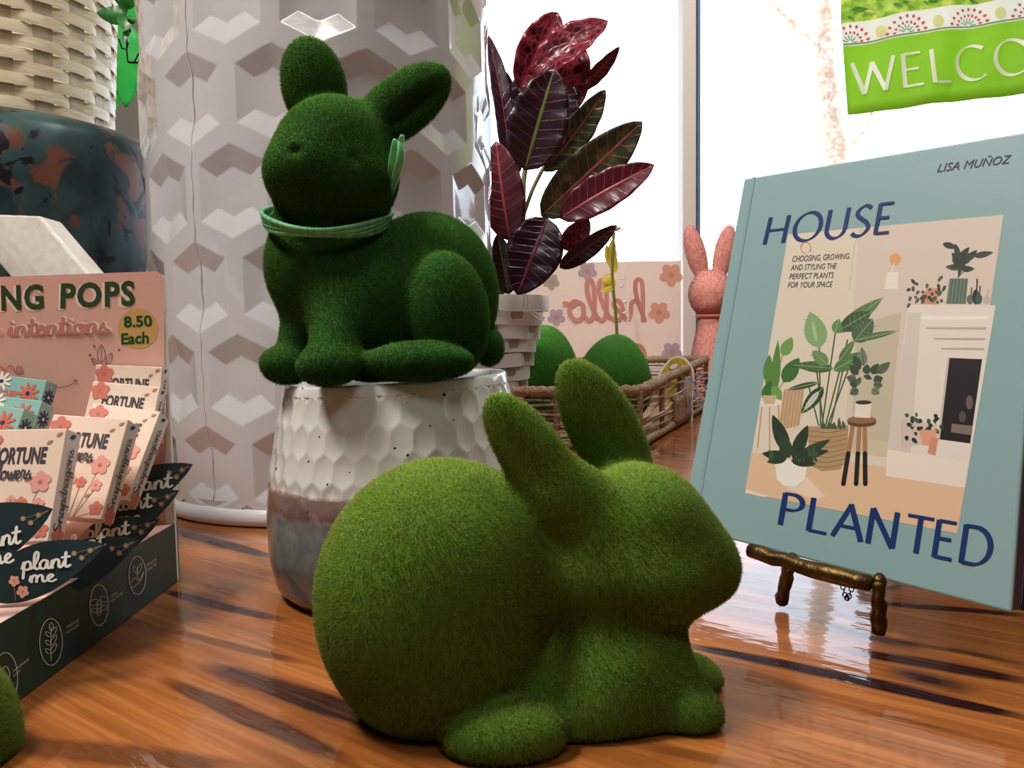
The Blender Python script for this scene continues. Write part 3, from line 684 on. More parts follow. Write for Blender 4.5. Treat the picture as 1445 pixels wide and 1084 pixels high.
# fireplace
pp([(1282, 430), (1405, 431), (1362, 688), (1250, 672), (1268, 530)], (226, 216, 206))
pp([(1282, 441), (1300, 441), (1285, 640), (1252, 634)], (212, 200, 190))
pp([(1298, 446), (1394, 446), (1393, 451), (1300, 451)], (240, 232, 224))
for q, (x0, y0) in enumerate(((1307, 462), (1318, 477), (1328, 491))): pp([(x0, y0), (1391-q, y0), (1391-q, y0+3.5), (x0, y0+2.5)], (186, 168, 158))
pp([(1338, 505), (1386, 507), (1369, 626), (1325, 620)], (30, 24, 28))
pp([(1340, 505), (1337, 505), (1323, 622), (1326, 622)], (200, 186, 176))
pp([(1343, 598), (1372, 601), (1370, 614), (1342, 610)], (128, 112, 100)); pp(ell(1368, 568, 5, 10), (104, 88, 84)); pp(ell(1358, 588, 5, 8), (84, 72, 70))
pp([(1252, 634), (1365, 652), (1360, 688), (1250, 672)], (232, 220, 208))
pp([(1271, 590), (1322, 600), (1322, 625), (1271, 632)], (206, 192, 182))
# sconce
pp(ell(1263, 366, 8, 8.5), (222, 160, 108)); ps([(1262, 372), (1258, 384)], 1.5, (232, 224, 214)); pp([(1252, 384), (1268, 384), (1267, 408), (1248, 408)], (232, 222, 212))
# mantel things
pp([(1340, 393), (1366, 393), (1363, 429), (1335, 429)], (104, 124, 112))
for q in range(5): ps([(1344+5*q, 394), (1340+5*q, 428)], 1.3, (66, 84, 76))
pp([(1300, 420), (1308, 408), (1326, 406), (1322, 430), (1303, 429)], (206, 142, 112))
for x, h_, c in ((1372, 18, (90, 110, 96)), (1380, 28, (44, 40, 40)), (1384, 20, (60, 90, 74)), (1395, 16, (190, 176, 168))):
    pp(ell(x-3, 429-h_*.35, 5, h_*.38), c); ps([(x-2, 429-h_*.5), (x-1, 429-h_*1.25)], 2.2, c)
# mantel foliage
rd = random.Random(4)
for q in range(16):
    a = rd.uniform(-.3, PI+.3); r = rd.uniform(12, 26); bx, by = 1358+rd.uniform(-6, 8), 372+rd.uniform(-6, 8)
    tx, ty = bx+r*math.cos(a), by-r*.8*math.sin(a)-4; ps([(1352, 392), (bx, by)], .8, (60, 66, 54)); pp(leaf2((bx, by), (tx, ty), 9), rd.choice([(48, 62, 48), (64, 78, 60), (38, 50, 42)]))
pp(leaf2((1374, 362), (1402, 356), 9), (52, 64, 52)); pp(leaf2((1330, 344), (1352, 350), 9), (44, 58, 46))
for q in range(34):
    x = 1282+rd.uniform(0, 52); y = 400+rd.gauss(8, 11)+abs(x-1306)*.22; pp(leaf2((x, y), (x+rd.uniform(-7, 7), y+rd.uniform(2, 9)), 4.6), rd.choice([(66, 74, 58), (88, 94, 74), (50, 56, 46)]))
# hearth plant
for q in range(26):
    x = 1279+rd.uniform(0, 50); y = 600+rd.gauss(-4, 9); pp(leaf2((x, y), (x+rd.uniform(-8, 8), y+rd.uniform(-4, 9)), 6), rd.choice([(44, 66, 44), (66, 92, 58), (34, 48, 36)]))
pp([(1297, 607), (1322, 607), (1318, 630), (1301, 628)], (224, 158, 130)); pp([(1313, 618), (1324, 618), (1320, 643), (1309, 640)], (210, 142, 114))
# monstera left
for b0, t0, wd_ in (((1092, 560), (1098, 480), 13), ((1082, 540), (1086, 500), 14), ((1105, 540), (1128, 505), 22), ((1090, 560), (1082, 520), 13), ((1104, 502), (1118, 476), 17), ((1078, 565), (1088, 536), 14), ((1090, 545), (1103, 565), 14)):
    ps([(1086, 566), b0], 1, (90, 120, 70)); pp(leaf2(b0, t0, wd_), rd.choice([(86, 134, 64), (62, 108, 52), (110, 156, 80)]))
pp([(1076, 558), (1096, 558), (1093, 570), (1078, 570)], (202, 176, 140))
# big bird of paradise
for b0, t0 in (((1160, 600), (1180, 460)), ((1165, 600), (1196, 480)), ((1158, 600), (1156, 490)), ((1168, 600), (1205, 500)), ((1155, 600), (1140, 540)), ((1172, 600), (1190, 520)), ((1162, 600), (1152, 520))): ps([b0, t0], 2.0, (70, 92, 58))
for b0, t0, wd_, cl in (((1157, 491), (1143, 440), 32, (132, 170, 112)), ((1152, 483), (1146, 450), 5, (168, 196, 150)), ((1180, 470), (1246, 420), 20, (96, 124, 72)), ((1186, 465), (1230, 440), 24, (62, 88, 58)), ((1205, 482), (1232, 450), 28, (74, 98, 72)), ((1208, 480), (1266, 467), 9, (88, 116, 78)),
        ((1176, 520), (1120, 515), 16, (70, 104, 56)), ((1176, 523), (1222, 497), 20, (84, 124, 66)), ((1168, 515), (1146, 495), 18, (106, 140, 84)), ((1178, 470), (1184, 450), 14, (96, 140, 76)), ((1155, 540), (1110, 550), 8, (60, 82, 60)), ((1162, 546), (1130, 584), 18, (50, 66, 52)), ((1156, 552), (1134, 580), 8, (206, 206, 196)), ((1184, 510), (1206, 480), 12, (86, 120, 72))):
    pp(leaf2(b0, t0, wd_, 9), cl); ps([b0, ((b0[0]+t0[0])/2, (b0[1]+t0[1])/2), t0], .9, (150, 176, 130))
    if wd_ > 15:
        for t in (.3, .45, .6, .75):
            for sg in (-1, 1):
                dx, dy = t0[0]-b0[0], t0[1]-b0[1]; l = math.hypot(dx, dy); x, y = b0[0]+dx*t, b0[1]+dy*t; ps([(x, y), (x+dx/l*5-sg*dy/l*wd_*.36, y+dy/l*5+sg*dx/l*wd_*.36)], .6, (120, 150, 104))
# woven basket in picture
pp([(1140, 602), (1197, 600), (1196, 640), (1186, 662), (1160, 665), (1142, 656)], (176, 146, 108))
for q in range(8): ps([(1141, 608+7*q), (1168, 611+7*q), (1196-q*.8, 606+7*q)], 1.0, (136, 106, 76))
for q in range(10): pp(leaf2((1160+3.5*q, 606), (1156+4*q+rd.uniform(-6, 6), 590+rd.uniform(-2, 12)), 5), (70, 90, 66))
# stool with rubber plant
for (x0, x1) in ((1204, 1190), (1213, 1208), (1220, 1221)):
    xm = (x0+x1)/2; ps([(x0, 596), (xm, 640)], 6, (168, 122, 82)); ps([(xm, 640), (x1, 683)], 6.5, (34, 28, 32))
pp(ell(1216, 594, 21, 6), (124, 88, 62)); pp(ell(1216, 597, 20, 5.5), (96, 66, 46)); pp(ell(1216, 592.5, 20.5, 5.5), (146, 106, 76))
pp([(1207, 568), (1230, 569), (1228, 590), (1206, 589)], (228, 220, 206)); pp(ell(1218.5, 568, 11.5, 3), (60, 50, 42))
for a, r in ((95, 58), (60, 40), (125, 40), (30, 30), (150, 32), (85, 34), (10, 26), (165, 24), (45, 52), (110, 50), (-20, 22), (200, 24), (75, 20), (140, 18)):
    a = math.radians(a); bx, by = 1221+r*.45*math.cos(a), 545-r*.5*math.sin(a); tx, ty = 1221+r*.95*math.cos(a), 548-r*1.0*math.sin(a)
    pp(leaf2((bx, by), (tx, ty), 12), rd.choice([(88, 104, 84), (64, 80, 64), (116, 128, 104)])); ps([(bx, by), (tx, ty)], .8, (46, 60, 48))
# fern in white pot
pp([(1093, 648), (1140, 650), (1136, 678), (1122, 688), (1106, 686), (1096, 676)], (236, 230, 222))
for b0, t0, wd_ in (((1112, 640), (1090, 585), 20), ((1112, 645), (1075, 640), 14), ((1120, 645), (1140, 600), 18), ((1122, 648), (1172, 620), 14), ((1116, 650), (1152, 655), 13), ((1125, 645), (1170, 636), 12), ((1110, 648), (1082, 652), 10), ((1114, 646), (1102, 612), 18)):
    pp(leaf2(b0, t0, wd_, 9), rd.choice([(40, 58, 42), (56, 78, 50), (48, 68, 44)]))
for q in range(22):
    x = 1085+rd.uniform(0, 65); pp(leaf2((x, 650), (x+rd.uniform(-8, 8), 636+rd.uniform(-8, 14)), 6), rd.choice([(60, 86, 54), (44, 62, 44)]))
o = pic.obj('cover_picture', PM, fcov)
ink = M('navy_ink', (22, 50, 108), .4); ink2 = M('dark_ink', (46, 50, 70), .5)
TL_ = .00028
mb = MB(); text_strokes(mb, 'HOUSE', CAP, ((1077, 345), (1259, 328), (1267, 284), (1086, 307)), bp_.f(TL_), .14, thin=.05, smooth=False, round_=False, track=.04)
mb.obj('title_word', ink, fcov); mb = MB()
text_strokes(mb, 'PLANTED', CAP, ((1098, 740), (1400, 803), (1408, 748), (1106, 695)), bp_.f(TL_), .145, thin=.05, smooth=False, round_=False, track=.07)
mb.obj('title_word', ink, fcov)
mb = MB(); text_font(mb, 'LISA MUÑOZ', ((1322, 243), (1425, 230), (1428, 218), (1325, 231)), bp_.f(TL_), shear=.15)
mb.obj('author_line', ink2, fcov)
for t_, q in (('CHOOSING, GROWING,', ((1117.5, 369.5), (1199, 365), (1200, 357), (1119, 361))), ('AND STYLING THE', ((1115.5, 381.5), (1180, 379), (1181, 371), (1117, 373.5))),
              ('PERFECT PLANTS', ((1113.5, 394), (1176, 392), (1177, 384), (1115, 386))), ('FOR YOUR SPACE', ((1111, 406), (1174, 405), (1175, 397), (1113, 398)))):
    mb = MB(); text_font(mb, t_, q, bp_.f(TL_), shear=.12); mb.obj('subtitle_line', ink2, fcov)
mb = MB(); stroke(mb, arc(1137, 349.5, 7, 8, 100, 400, 20), 1.0, bp_.f(TL_)); mb.obj('stain', M('faint_brown_ring', (190, 140, 100), .6), fcov)
# easel
brass = M('aged_brass', (96, 76, 42), .42, metal=.9, var=(70, 52, 28), vscale=90, bump=.6, bscale=160)
eas = thing('easel', 'small twig shaped brass easel holding the teal book', 'easel', G(1200, 890))
def twig(name, a, b, r1, r2, n=9):
    a, b = Vector(a), Vector(b); mb = MB(); pts = []; rr = []
    for i in range(n+1):
        t = i/n; p = a.lerp(b, t)+Vector([random.uniform(-1, 1)*r1*.16 for _ in range(3)]); pts.append(p); rr.append((r1*(1-t)+r2*t)*random.uniform(.88, 1.12))
    mb.tube(pts, rr, 9); return mb.obj(name, brass, eas, smooth=True)
bn = bp_.n
def BP(px, py, l): return bp_.at(px, py, 0)+bn*l
la = bp_.at(1057, 777, .011); lb = bp_.at(1228, 825, .011)
twig('ledge', la, lb, .0042, .0046)
f1 = G(1103, 857); f2 = G(1240, 903)
k1 = bp_.at(1115, 792, .008); k2 = bp_.at(1240, 822, .006)
for f_, k_ in ((f1, k1), (f2, k2)):
    m_ = k_.lerp(f_, .6); m_ += Vector((.0015, 0, 0))
    twig('front_leg', k_, Vector((f_.x, f_.y, .0042)), .0036, .0040)
up1 = bp_.at(1175, 300, -.034); 
for k_ in (k1, k2): twig('upright', BP(*((1095, 762) if k_ is k1 else (1215, 792)), -.0315), up1, .0032, .0028)
for k_ in (0, 1):
    a_ = (k1, k2)[k_]; twig('hook', a_, BP(*((1095, 762) if k_ == 0 else (1215, 792)), -.0315), .003, .003, 4)
bk = (f1+f2)/2-bn*.095; bk.z = .003; twig('back_leg', up1.lerp(k1, .2)+Vector((0,0,0))-bn*.004, bk, .003, .0035)
chain = MB(); ca = bp_.at(1188, 822, .004); cb_ = bp_.at(1203, 826, .004)
for i in range(11):
    t = i/10; p = ca.lerp(cb_, t)-Vector((0, 0, .008*math.sin(PI*t)))
    ring = [p+bR*.0013*math.cos(2*PI*j/10)*(1 if i % 2 else .4)+bU*.0013*math.sin(2*PI*j/10)+bn*.0011*math.cos(2*PI*j/10)*(0 if i % 2 else 1) for j in range(11)]
    chain.tube(ring, .00035, 5, cap=False)
chain.obj('chain', brass, eas, smooth=True)

crt = thing('added_crate', 'added dark wooden crate hidden behind the teal book, dimming the counter reflection', 'crate', (.55, .73, 0))  # added unseen blocker for the window glare under the book
dk = M('dark_stained_wood', (52, 36, 28), .6, var=(38, 26, 20), vscale=40, stretch=(1, 6, 6))
for q in range(3):
    for y_ in (.66, .792): boxo('slat', (.392, y_, .004+.075*q), (.70, y_+.012, .071+.075*q), dk, crt, .001)
    for x_ in (.380, .702): boxo('slat', (x_, .66, .004+.075*q), (x_+.012, .804, .071+.075*q), dk, crt, .001)
boxo('crate_bottom', (.392, .672, .002), (.70, .792, .010), dk, crt)
# ================================================================== SEED BOX DISPLAY (left)
pinkc = M('blush_card', (226, 176, 160), .6); whitec = M('white_card', (236, 232, 228), .6); greenc = M('deep_green_card', (20, 68, 58), .42, var=(16, 58, 52), vscale=12)
CY_ = .520; xs = -.2335
disp = thing('display_box', 'blush and dark green cardboard counter display filled with seed boxes', 'display', (-.33, .44, 0))
hcard = boxo('header_card', (P(-170, 400, CY_).x, CY_+.0008, .0), (P(235, 500, CY_).x, CY_+.004, .2105), whitec, disp, .0012)
hb = MB(); hx = P(231, 500, CY_).x
cp = Pl((0, CY_, 0), (0, -1, 0))
hb.poly([(-200, 830), (-200, 398)]+[(218+14*math.sin(a), 397-14*math.cos(a)) for a in (0, .5, 1, 1.5)]+[(232, 420), (232, 815)], cp.f(0)); hb.obj('header_print', pinkc, hcard)
bx = MB(); bx.box((-.42, .30, .0008), (xs-.0006, CY_, .0408)); bx.obj('tray', M('blush_card_tray', (222, 178, 164), .6), disp)
sp_ = boxo('side_panel', (xs-.0006, .295, .0006), (xs, CY_+.003, .041), greenc, disp)
boxo('end_tab', (xs-.0005, CY_+.0031, .0006), (xs+.0005, CY_+.0045, .047), M('teal_card', (52, 116, 112), .45), disp)
wd_ = MB(); wd_.add([(-.41, .37, .041), (-.245, .37, .041), (-.245, .517, .041), (-.41, .517, .041), (-.41, .517, .085), (-.245, .517, .085)], [(0, 1, 5, 4), (0, 3, 2, 1), (1, 2, 5), (0, 4, 3), (2, 3, 4, 5)])
wd_.obj('insert', pinkc, disp)
# header print
hd = MB(); f0, f1_ = cp.f(.00015), cp.f(.0003)
hm = [M('header_green', (44, 70, 38), .5), M('header_cream', (240, 222, 204), .5), M('header_rose', (204, 128, 120), .5), M('kraft_sticker', (206, 164, 92), .6), M('marker_green', (18, 76, 44), .4), M('line_brown', (96, 70, 60), .6)]
for t_, q in (('NG', ((2, 437), (62, 435), (61, 402), (1, 404))), ('POPS', ((85, 434), (191, 430), (190, 397), (86, 401))), ('GROWI', ((-150, 442), (-6, 438), (-6, 405), (-150, 408)))):
    q2 = tuple((a-3, b+1.5) for a, b in q)
    text_font(hd, t_, q2, f0, 1, bold=.05, spacing=1.12); text_font(hd, t_, q, f1_, 0, bold=.035, spacing=1.12)
for dx, dy, mi, wv, ff in ((2, -1, 1, .42, f0), (0, 0, 2, .26, f1_)):
    text_strokes(hd, 'intentions', CUR, ((12+dx, 474+dy), (152+dx, 468+dy), (152+dx, 456+dy), (12+dx, 462+dy)), ff, wv, mi)
    stroke(hd, [(-30+dx, 462+dy), (-12+dx, 470+dy), (0+dx, 466+dy)], 3.2, ff, mi)
hd.k = 0; hd.poly(ell(194.5, 464, 28.5, 28.5, 28), f0, 3)
text_font(hd, '8.50', ((175, 462), (215, 460), (214, 445), (174, 447)), f1_, 4, bold=.03); text_font(hd, 'Each', ((171, 486), (210, 484), (210, 468), (171, 471)), f1_, 4, bold=.03)
for b0, t0, wv in (((143, 512), (143, 486), 11), ((150, 515), (158, 498), 8), ((138, 515), (129, 506), 7)):
    l2 = leaf2(b0, t0, wv); stroke(hd, l2+[l2[0]], .9, f1_, 5); stroke(hd, [b0, t0], .7, f1_, 5)
for x, y in ((133, 489), (168, 494), (127, 501)):
    for a in (0, PI/3, 2*PI/3): stroke(hd, [(x-2.5*math.cos(a), y-2.5*math.sin(a)), (x+2.5*math.cos(a), y+2.5*math.sin(a))], .7, f1_, 5)
stroke(hd, spline([(70, 545), (85, 547), (98, 544), (108, 537)], 4), .9, f1_, 5); stroke(hd, [(103, 537), (109, 536), (107, 542)], .9, f1_, 5)
stroke(hd, spline([(0, 517), (8, 522), (14, 516), (22, 524)], 4), 2.4, f1_, 2); flower2(hd, 27, 522, 6, f1_, 2, 1, 5)
hd.obj('header_lettering', hm, hcard)
# side icons
spn = Pl((xs, .4, 0), (1, 0, 0)); sf = spn.f(.0003); cream = M('panel_line_cream', (206, 214, 200), .5)
ic = MB()
for cx, cy, rx, ry in ((8, 957, 17, 36), (72, 906, 16, 33), (140, 854, 13, 29), (194, 812, 12, 27)):
    ic_pts = ell(cx, cy, rx, ry, 28); stroke(ic, ic_pts+[ic_pts[0]], 1.1, sf)
stroke(ic, [(72, 932), (72, 885)], 1, sf)
for i in range(3):
    for s in (-1, 1):
        l2 = leaf2((72, 922-12*i), (72+s*8, 912-12*i-s*4), 5.5); stroke(ic, l2+[l2[0]], .9, sf)
l2 = leaf2((72, 890), (73, 878), 6); stroke(ic, l2+[l2[0]], .9, sf)
for cx, cy, rx, ry, a in ((140, 858, 3.5, 11, .1), (133, 850, 6, 4, -.5), (147, 846, 6, 4, .2), (134, 862, 5, 3.4, .4), (146, 858, 5, 3.4, -.4)):
    e_ = ell(cx, cy, rx, ry, 14, a); stroke(ic, e_+[e_[0]], .8, sf)
for yy in (854, 859, 864): stroke(ic, [(137, yy+1), (143, yy-2)], .8, sf)
stroke(ic, spline([(185, 822), (190, 816), (197, 818), (203, 806), (199, 818), (192, 826), (186, 830)], 4), .9, sf)
for b0, t0 in (((194, 810), (188, 798)), ((194, 810), (200, 794))):
    l2 = leaf2(b0, t0, 5); stroke(ic, l2+[l2[0]], .8, sf)
stroke(ic, [(194, 816), (194, 806)], .8, sf); stroke(ic, spline([(0, 950), (8, 940), (14, 952), (8, 966), (0, 960)], 4), 1, sf)
for t_, q in (('HANDMADE', ((19, 949), (41, 932), (41, 928), (19, 945))), ('USA', ((19, 956), (29, 948), (29, 944), (19, 952))), ('ORGANIC', ((94, 888), (112, 876), (112, 872), (94, 884))), ('NON-GMO', ((94, 895), (112, 883), (112, 879), (94, 891))),
              ('OPEN', ((156, 844), (166, 838), (166, 834), (156, 840))), ('POLLINATED', ((156, 851), (174, 838), (174, 834), (156, 847))), ('HEIRLOOM', ((207, 800), (221, 791), (221, 787), (207, 796))), ('VARIETIES', ((207, 807), (221, 798), (221, 794), (207, 803)))):
    text_font(ic, t_, q, sf)
ic.obj('side_print', cream, sp_)
# seed boxes
bm = [M('seedbox_cream', (238, 212, 192), .5), M('seedbox_white', (226, 214, 208), .5), M('seedbox_ink', (66, 60, 66), .5), M('seedbox_coral', (214, 120, 104), .5), M('seedbox_blossom', (232, 158, 146), .5), M('seedbox_tan', (176, 120, 88), .5), M('seedbox_navy', (38, 48, 92), .5), M('seedbox_sage', (110, 124, 96), .5)]
def seedbox(px, py, Y, rolld, leand, lab, group, w_=.044, h_=.058, t_=.0135, friend=False, name='seed_box'):
    T = P(px, py, Y); a = math.radians(leand); r = math.radians(rolld)
    right = Vector((1, 0, 0)); up = Vector((0, math.sin(a), math.cos(a))); back = Vector((0, math.cos(a), -math.sin(a)))
    e1 = right*math.cos(r)-up*math.sin(r); e2 = up*math.cos(r)+right*math.sin(r)
    O = T-e1*w_-e2*h_
    root = thing(name, lab, 'box', O+e1*w_/2, group)
    fn = lambda x, y, z: O+e1*x+e2*y+back*z
    mb = MB(); mb.box((0, 0, 0), (w_, h_, t_), fn=fn)
    crn = mb.obj('carton', fmats[0] if friend else bm[0], root, bevel=.0004)
    lid = MB(); lid.add([fn(.0006, h_+.0002, .0006), fn(w_-.0006, h_+.0002, .0006), fn(w_-.0006, h_+.0002, t_-.0006), fn(.0006, h_+.0002, t_-.0006)], [(0, 1, 2, 3)]); lid.obj('top_flap', fmats[1] if friend else bm[1], root)
    d = MB(); ff = lambda x, y: fn(x, y, -.0002); ff2 = lambda x, y: fn(x, y, -.00035)
    sd = lambda x, y: fn(w_+.0002, y, x); sd2 = lambda x, y: fn(w_+.0004, y, x)
    if not friend:
        d.poly([(0.0002, .0002), (t_-.0002, .0002), (t_-.0002, h_-.0002), (.0002, h_-.0002)], sd, 1)
        W = w_; text_font(d, 'FORTUNE', ((W*.20, h_*.69), (W*.82, h_*.69), (W*.82, h_*.83), (W*.20, h_*.83)), ff, 2, bold=.04)
        text_strokes(d, 'flowers', CUR, ((W*.22, h_*.55), (W*.68, h_*.55), (W*.68, h_*.62), (W*.22, h_*.62)), ff, .24, 2)
        for cx, cy, rr, mi in ((.80, .52, .13, 4), (.62, .34, .07, 3), (.50, .36, .06, 4), (.82, .32, .08, 4), (.14, .88, .14, 3), (.10, .36, .12, 3), (.30, .22, .07, 4), (.9, .1, .09, 3), (.05, .08, .08, 3)):
            flower2(d, W*cx, h_*cy, W*rr, ff2, mi, 5, 5)
            if cy < .7: stroke(d, [(W*cx, h_*cy-.002), (W*(.55+.3*(cx-.5)), 0)], .0003, ff, 7)
        for cx, cy in ((.80, .86), (.9, .93), (.72, .2), (.2, .1)): d.poly(leaf2((W*cx, h_*cy), (W*cx+.003, h_*cy+.002), .0018), ff, 5)
        # script up the side: letters run upwards
        sts, Wt = layout('Snapdragons', CUR)
        for s_ in sts: stroke(d, s_, .19, lambda x, y: fn(w_+.0004, h_*.10+x/Wt*h_*.74, t_*.68-(y)*t_*.24), 2)
        flower2(d, t_*.55, h_*.05, t_*.4, sd2, 3, 5); d.poly(leaf2((t_*.3, h_*.93), (t_*.7, h_*.97), .0025), sd2, 6)
        d.obj('box_print', bm, crn)
    else:
        text_font(d, 'FRIENDSHIP', ((w_*.05, h_*.70), (w_*.62, h_*.70), (w_*.62, h_*.82), (w_*.05, h_*.82)), ff, 2, bold=.03)
        for cx, cy, rr, mi, mc in ((.78, .80, .17, 2, 3), (.35, .92, .15, 4, 3), (.12, .6, .16, 2, 3), (.6, .5, .15, 4, 3), (.85, .42, .17, 3, 4), (.3, .35, .16, 3, 4), (.7, .15, .16, 2, 3), (.15, .12, .15, 4, 3)):
            flower2(d, w_*cx, h_*cy, w_*rr, ff2, mi, mc, 9, 1, .14)
        for cy in (.8, .42, .08): flower2(d, t_*.5, h_*cy, t_*.46, sd, 3, 4, 9, 1, .14)
        d.obj('box_print', fmats, crn)
    return root
fmats = [M('friend_teal', (140, 180, 172), .5), M('friend_blue', (120, 160, 170), .5), M('friend_coral', (214, 104, 84), .5), M('friend_navy', (30, 46, 100), .5), M('friend_cream', (240, 226, 206), .5)]
GB = 'blush seed boxes in the right column'
for px, py, Y, rl, ln, lab in ((94, 605, .398, 0, 22, 'frontmost blush seed box of its column, reading fortune flowers in full'),
        (181, 592, .440, 5, 26, 'second blush seed box from the front, its script side fully in view'),
        (226, 581, .478, 9, 30, 'third blush seed box from the front, tilted past the edge of the header card'),
        (226, 546, .494, 6, 20, 'fourth blush seed box, showing above the tilted third one'),
        (229, 518, .508, 3, 8, 'rearmost blush seed box, leaning on the header card below the price sticker')):
    seedbox(px, py, Y, rl, ln, lab, GB, h_=.058 if Y < .49 else .05, t_=.0135 if Y < .49 else .009)
GF = 'teal daisy seed boxes in the left column'
for px, py, Y, ln, lab in ((35, 577, .452, 26, 'teal daisy-printed seed box at the front of the left column'), (60, 566, .472, 24, 'middle teal daisy-printed seed box of the left column'), (66, 537, .494, 18, 'rearmost teal daisy-printed seed box, highest against the header card')):
    seedbox(px, py, Y, 8, ln, lab, GF, h_=.05, t_=.0125, friend=True)
# leaf cards
lm = [M('leaf_card_dark', (22, 44, 50), .45), M('leaf_card_script', (238, 236, 224), .5), M('leaf_card_gold', (158, 128, 92), .5), M('leaf_card_pink', (232, 164, 140), .5)]
def leafcard(A, B, hw, Y, lab, word, wq):
    pl = Pl(P((A[0]+B[0])/2, (A[1]+B[1])/2, Y), (.15, -1, .35))
    pts = leaf2(A, B, hw*2, 14, bend=-hw*.12)
    mb = MB(); n = len(pts); a = [pl.at(x, y, 0) for x, y in pts]; b_ = [p-pl.n*.0006 for p in a]
    tr = tessellate_polygon([[Vector((x, y, 0)) for x, y in pts]])
    mb.add(a+b_, list(tr)+[tuple(n+i for i in t[::-1]) for t in tr]+[(i, (i+1) % n, n+(i+1) % n, n+i) for i in range(n)])
    root = thing('leaf_card', lab, 'card', a[len(a)//3], 'dark leaf shaped cards in the display'); crd = mb.obj('card', lm[0], root)
    d = MB(); f_ = pl.f(.0003)
    for wd2, q in zip(word, wq): text_strokes(d, wd2, CUR, q, f_, .26, 1)
    ux, uy = B[0]-A[0], B[1]-A[1]; l = math.hypot(ux, uy); ux /= l; uy /= l
    for t, s in ((.80, 5), (.88, 0), (.76, -5)):
        x, y = A[0]+(B[0]-A[0])*t-uy*s, A[1]+(B[1]-A[1])*t+ux*s; flower2(d, x, y, 4, f_, 2, 1, 6); stroke(d, [(x, y), (B[0]-ux*6, B[1]-uy*6)], .5, f_, 2)
    if word[-1] == 'me' and A[0] < 0 and B[0] > 100:
        for x, y, r in ((20, 820, 8), (32, 835, 9)): flower2(d, x, y, r, f_, 3, 2, 5)
        stroke(d, [(22, 848), (20, 826)], .8, f_, 2)
    d.obj('card_print', lm, root)
def tq(x, y, w_, h_, sl=-.1): return ((x, y), (x+w_, y+w_*sl), (x+w_, y+w_*sl-h_), (x, y-h_))
leafcard((-90, 795), (74, 718), 42, .352, 'dark leaf card cut off by the left frame edge, nearest the camera', ('plant', 'me'), (tq(-38, 775, 66, 13, -.13), tq(-18, 797, 36, 12, -.1)))
leafcard((-25, 842), (148, 768), 36, .368, 'dark leaf card at the bottom with the full words plant me and pink flowers', ('plant', 'me'), (tq(31, 805, 67, 11.5, -.08), tq(42, 822, 36, 9.5, -.05)))
leafcard((50, 832), (195, 762), 33, .408, 'dark leaf card just above the bottom one, words mostly covered', ('plant',), (tq(85, 778, 62, 10, -.12),))
leafcard((85, 800), (225, 733), 30, .436, 'dark leaf card third from the bottom beside the middle box corner', ('plant', 'me'), (tq(120, 760, 62, 10, -.1), tq(140, 778, 30, 9)))
leafcard((115, 767), (253, 692), 28, .466, 'dark leaf card second from the top, tip in front of the white drum stool', ('plant', 'me'), (tq(150, 722, 63, 10.5, -.1), tq(165, 740, 34, 9)))
leafcard((145, 724), (272, 655), 27, .492, 'uppermost dark leaf card, tip pointing at the white drum stool', ('plant',), (tq(178, 695, 64, 10.5, -.12),))

# ================================================================== white wrapped packet behind display
wrap = M('glossy_white_wrap', (232, 226, 218), .18, coat=.8, bump=.12, bscale=30, var=(222, 215, 207), vscale=150)
pk = thing('wrapped_packet', 'white speckled packet in clear shiny wrap leaning behind the header card', 'packet', P(40, 390, .60))
def packet():
    Y = .60; a = P(55, 304, Y); dn = (P(138, 386, Y)-a); dn = dn*1.9+Vector((0, -.03, 0)); lf = P(-60, 300, Y+.02)-a; n = dn.cross(lf).normalized()
    if n.y < 0: n = -n
    mb = MB(); N = 12
    for side in (0, 1):
        pass
    vs = []; fs = []
    for i in range(N+1):
        for j in range(N+1):
            s, t = i/N, j/N; p = a+dn*s+lf*t+Vector([random.uniform(-1, 1)*.00015 for _ in range(3)])-n*.002*math.sin(PI*s)*math.sin(PI*t); vs.append(p)
    for i in range(N+1):
        for j in range(N+1):
            s, t = i/N, j/N; vs.append(a+dn*s+lf*t+n*.022)
    W = N+1; o = W*W
    for i in range(N):
        for j in range(N):
            q = (i*W+j, i*W+j+1, (i+1)*W+j+1, (i+1)*W+j); fs.append(q); fs.append(tuple(o+x for x in q[::-1]))
    for i in range(N):
        fs += [(i*W, (i+1)*W, o+(i+1)*W, o+i*W), (i*W+N, o+i*W+N, o+(i+1)*W+N, (i+1)*W+N), (i, o+i, o+i+1, i+1), (N*W+i, N*W+i+1, o+N*W+i+1, o+N*W+i)]
    mb.add(vs, fs); return mb.obj('packet_body', wrap, pk, bevel=.002)
packet()

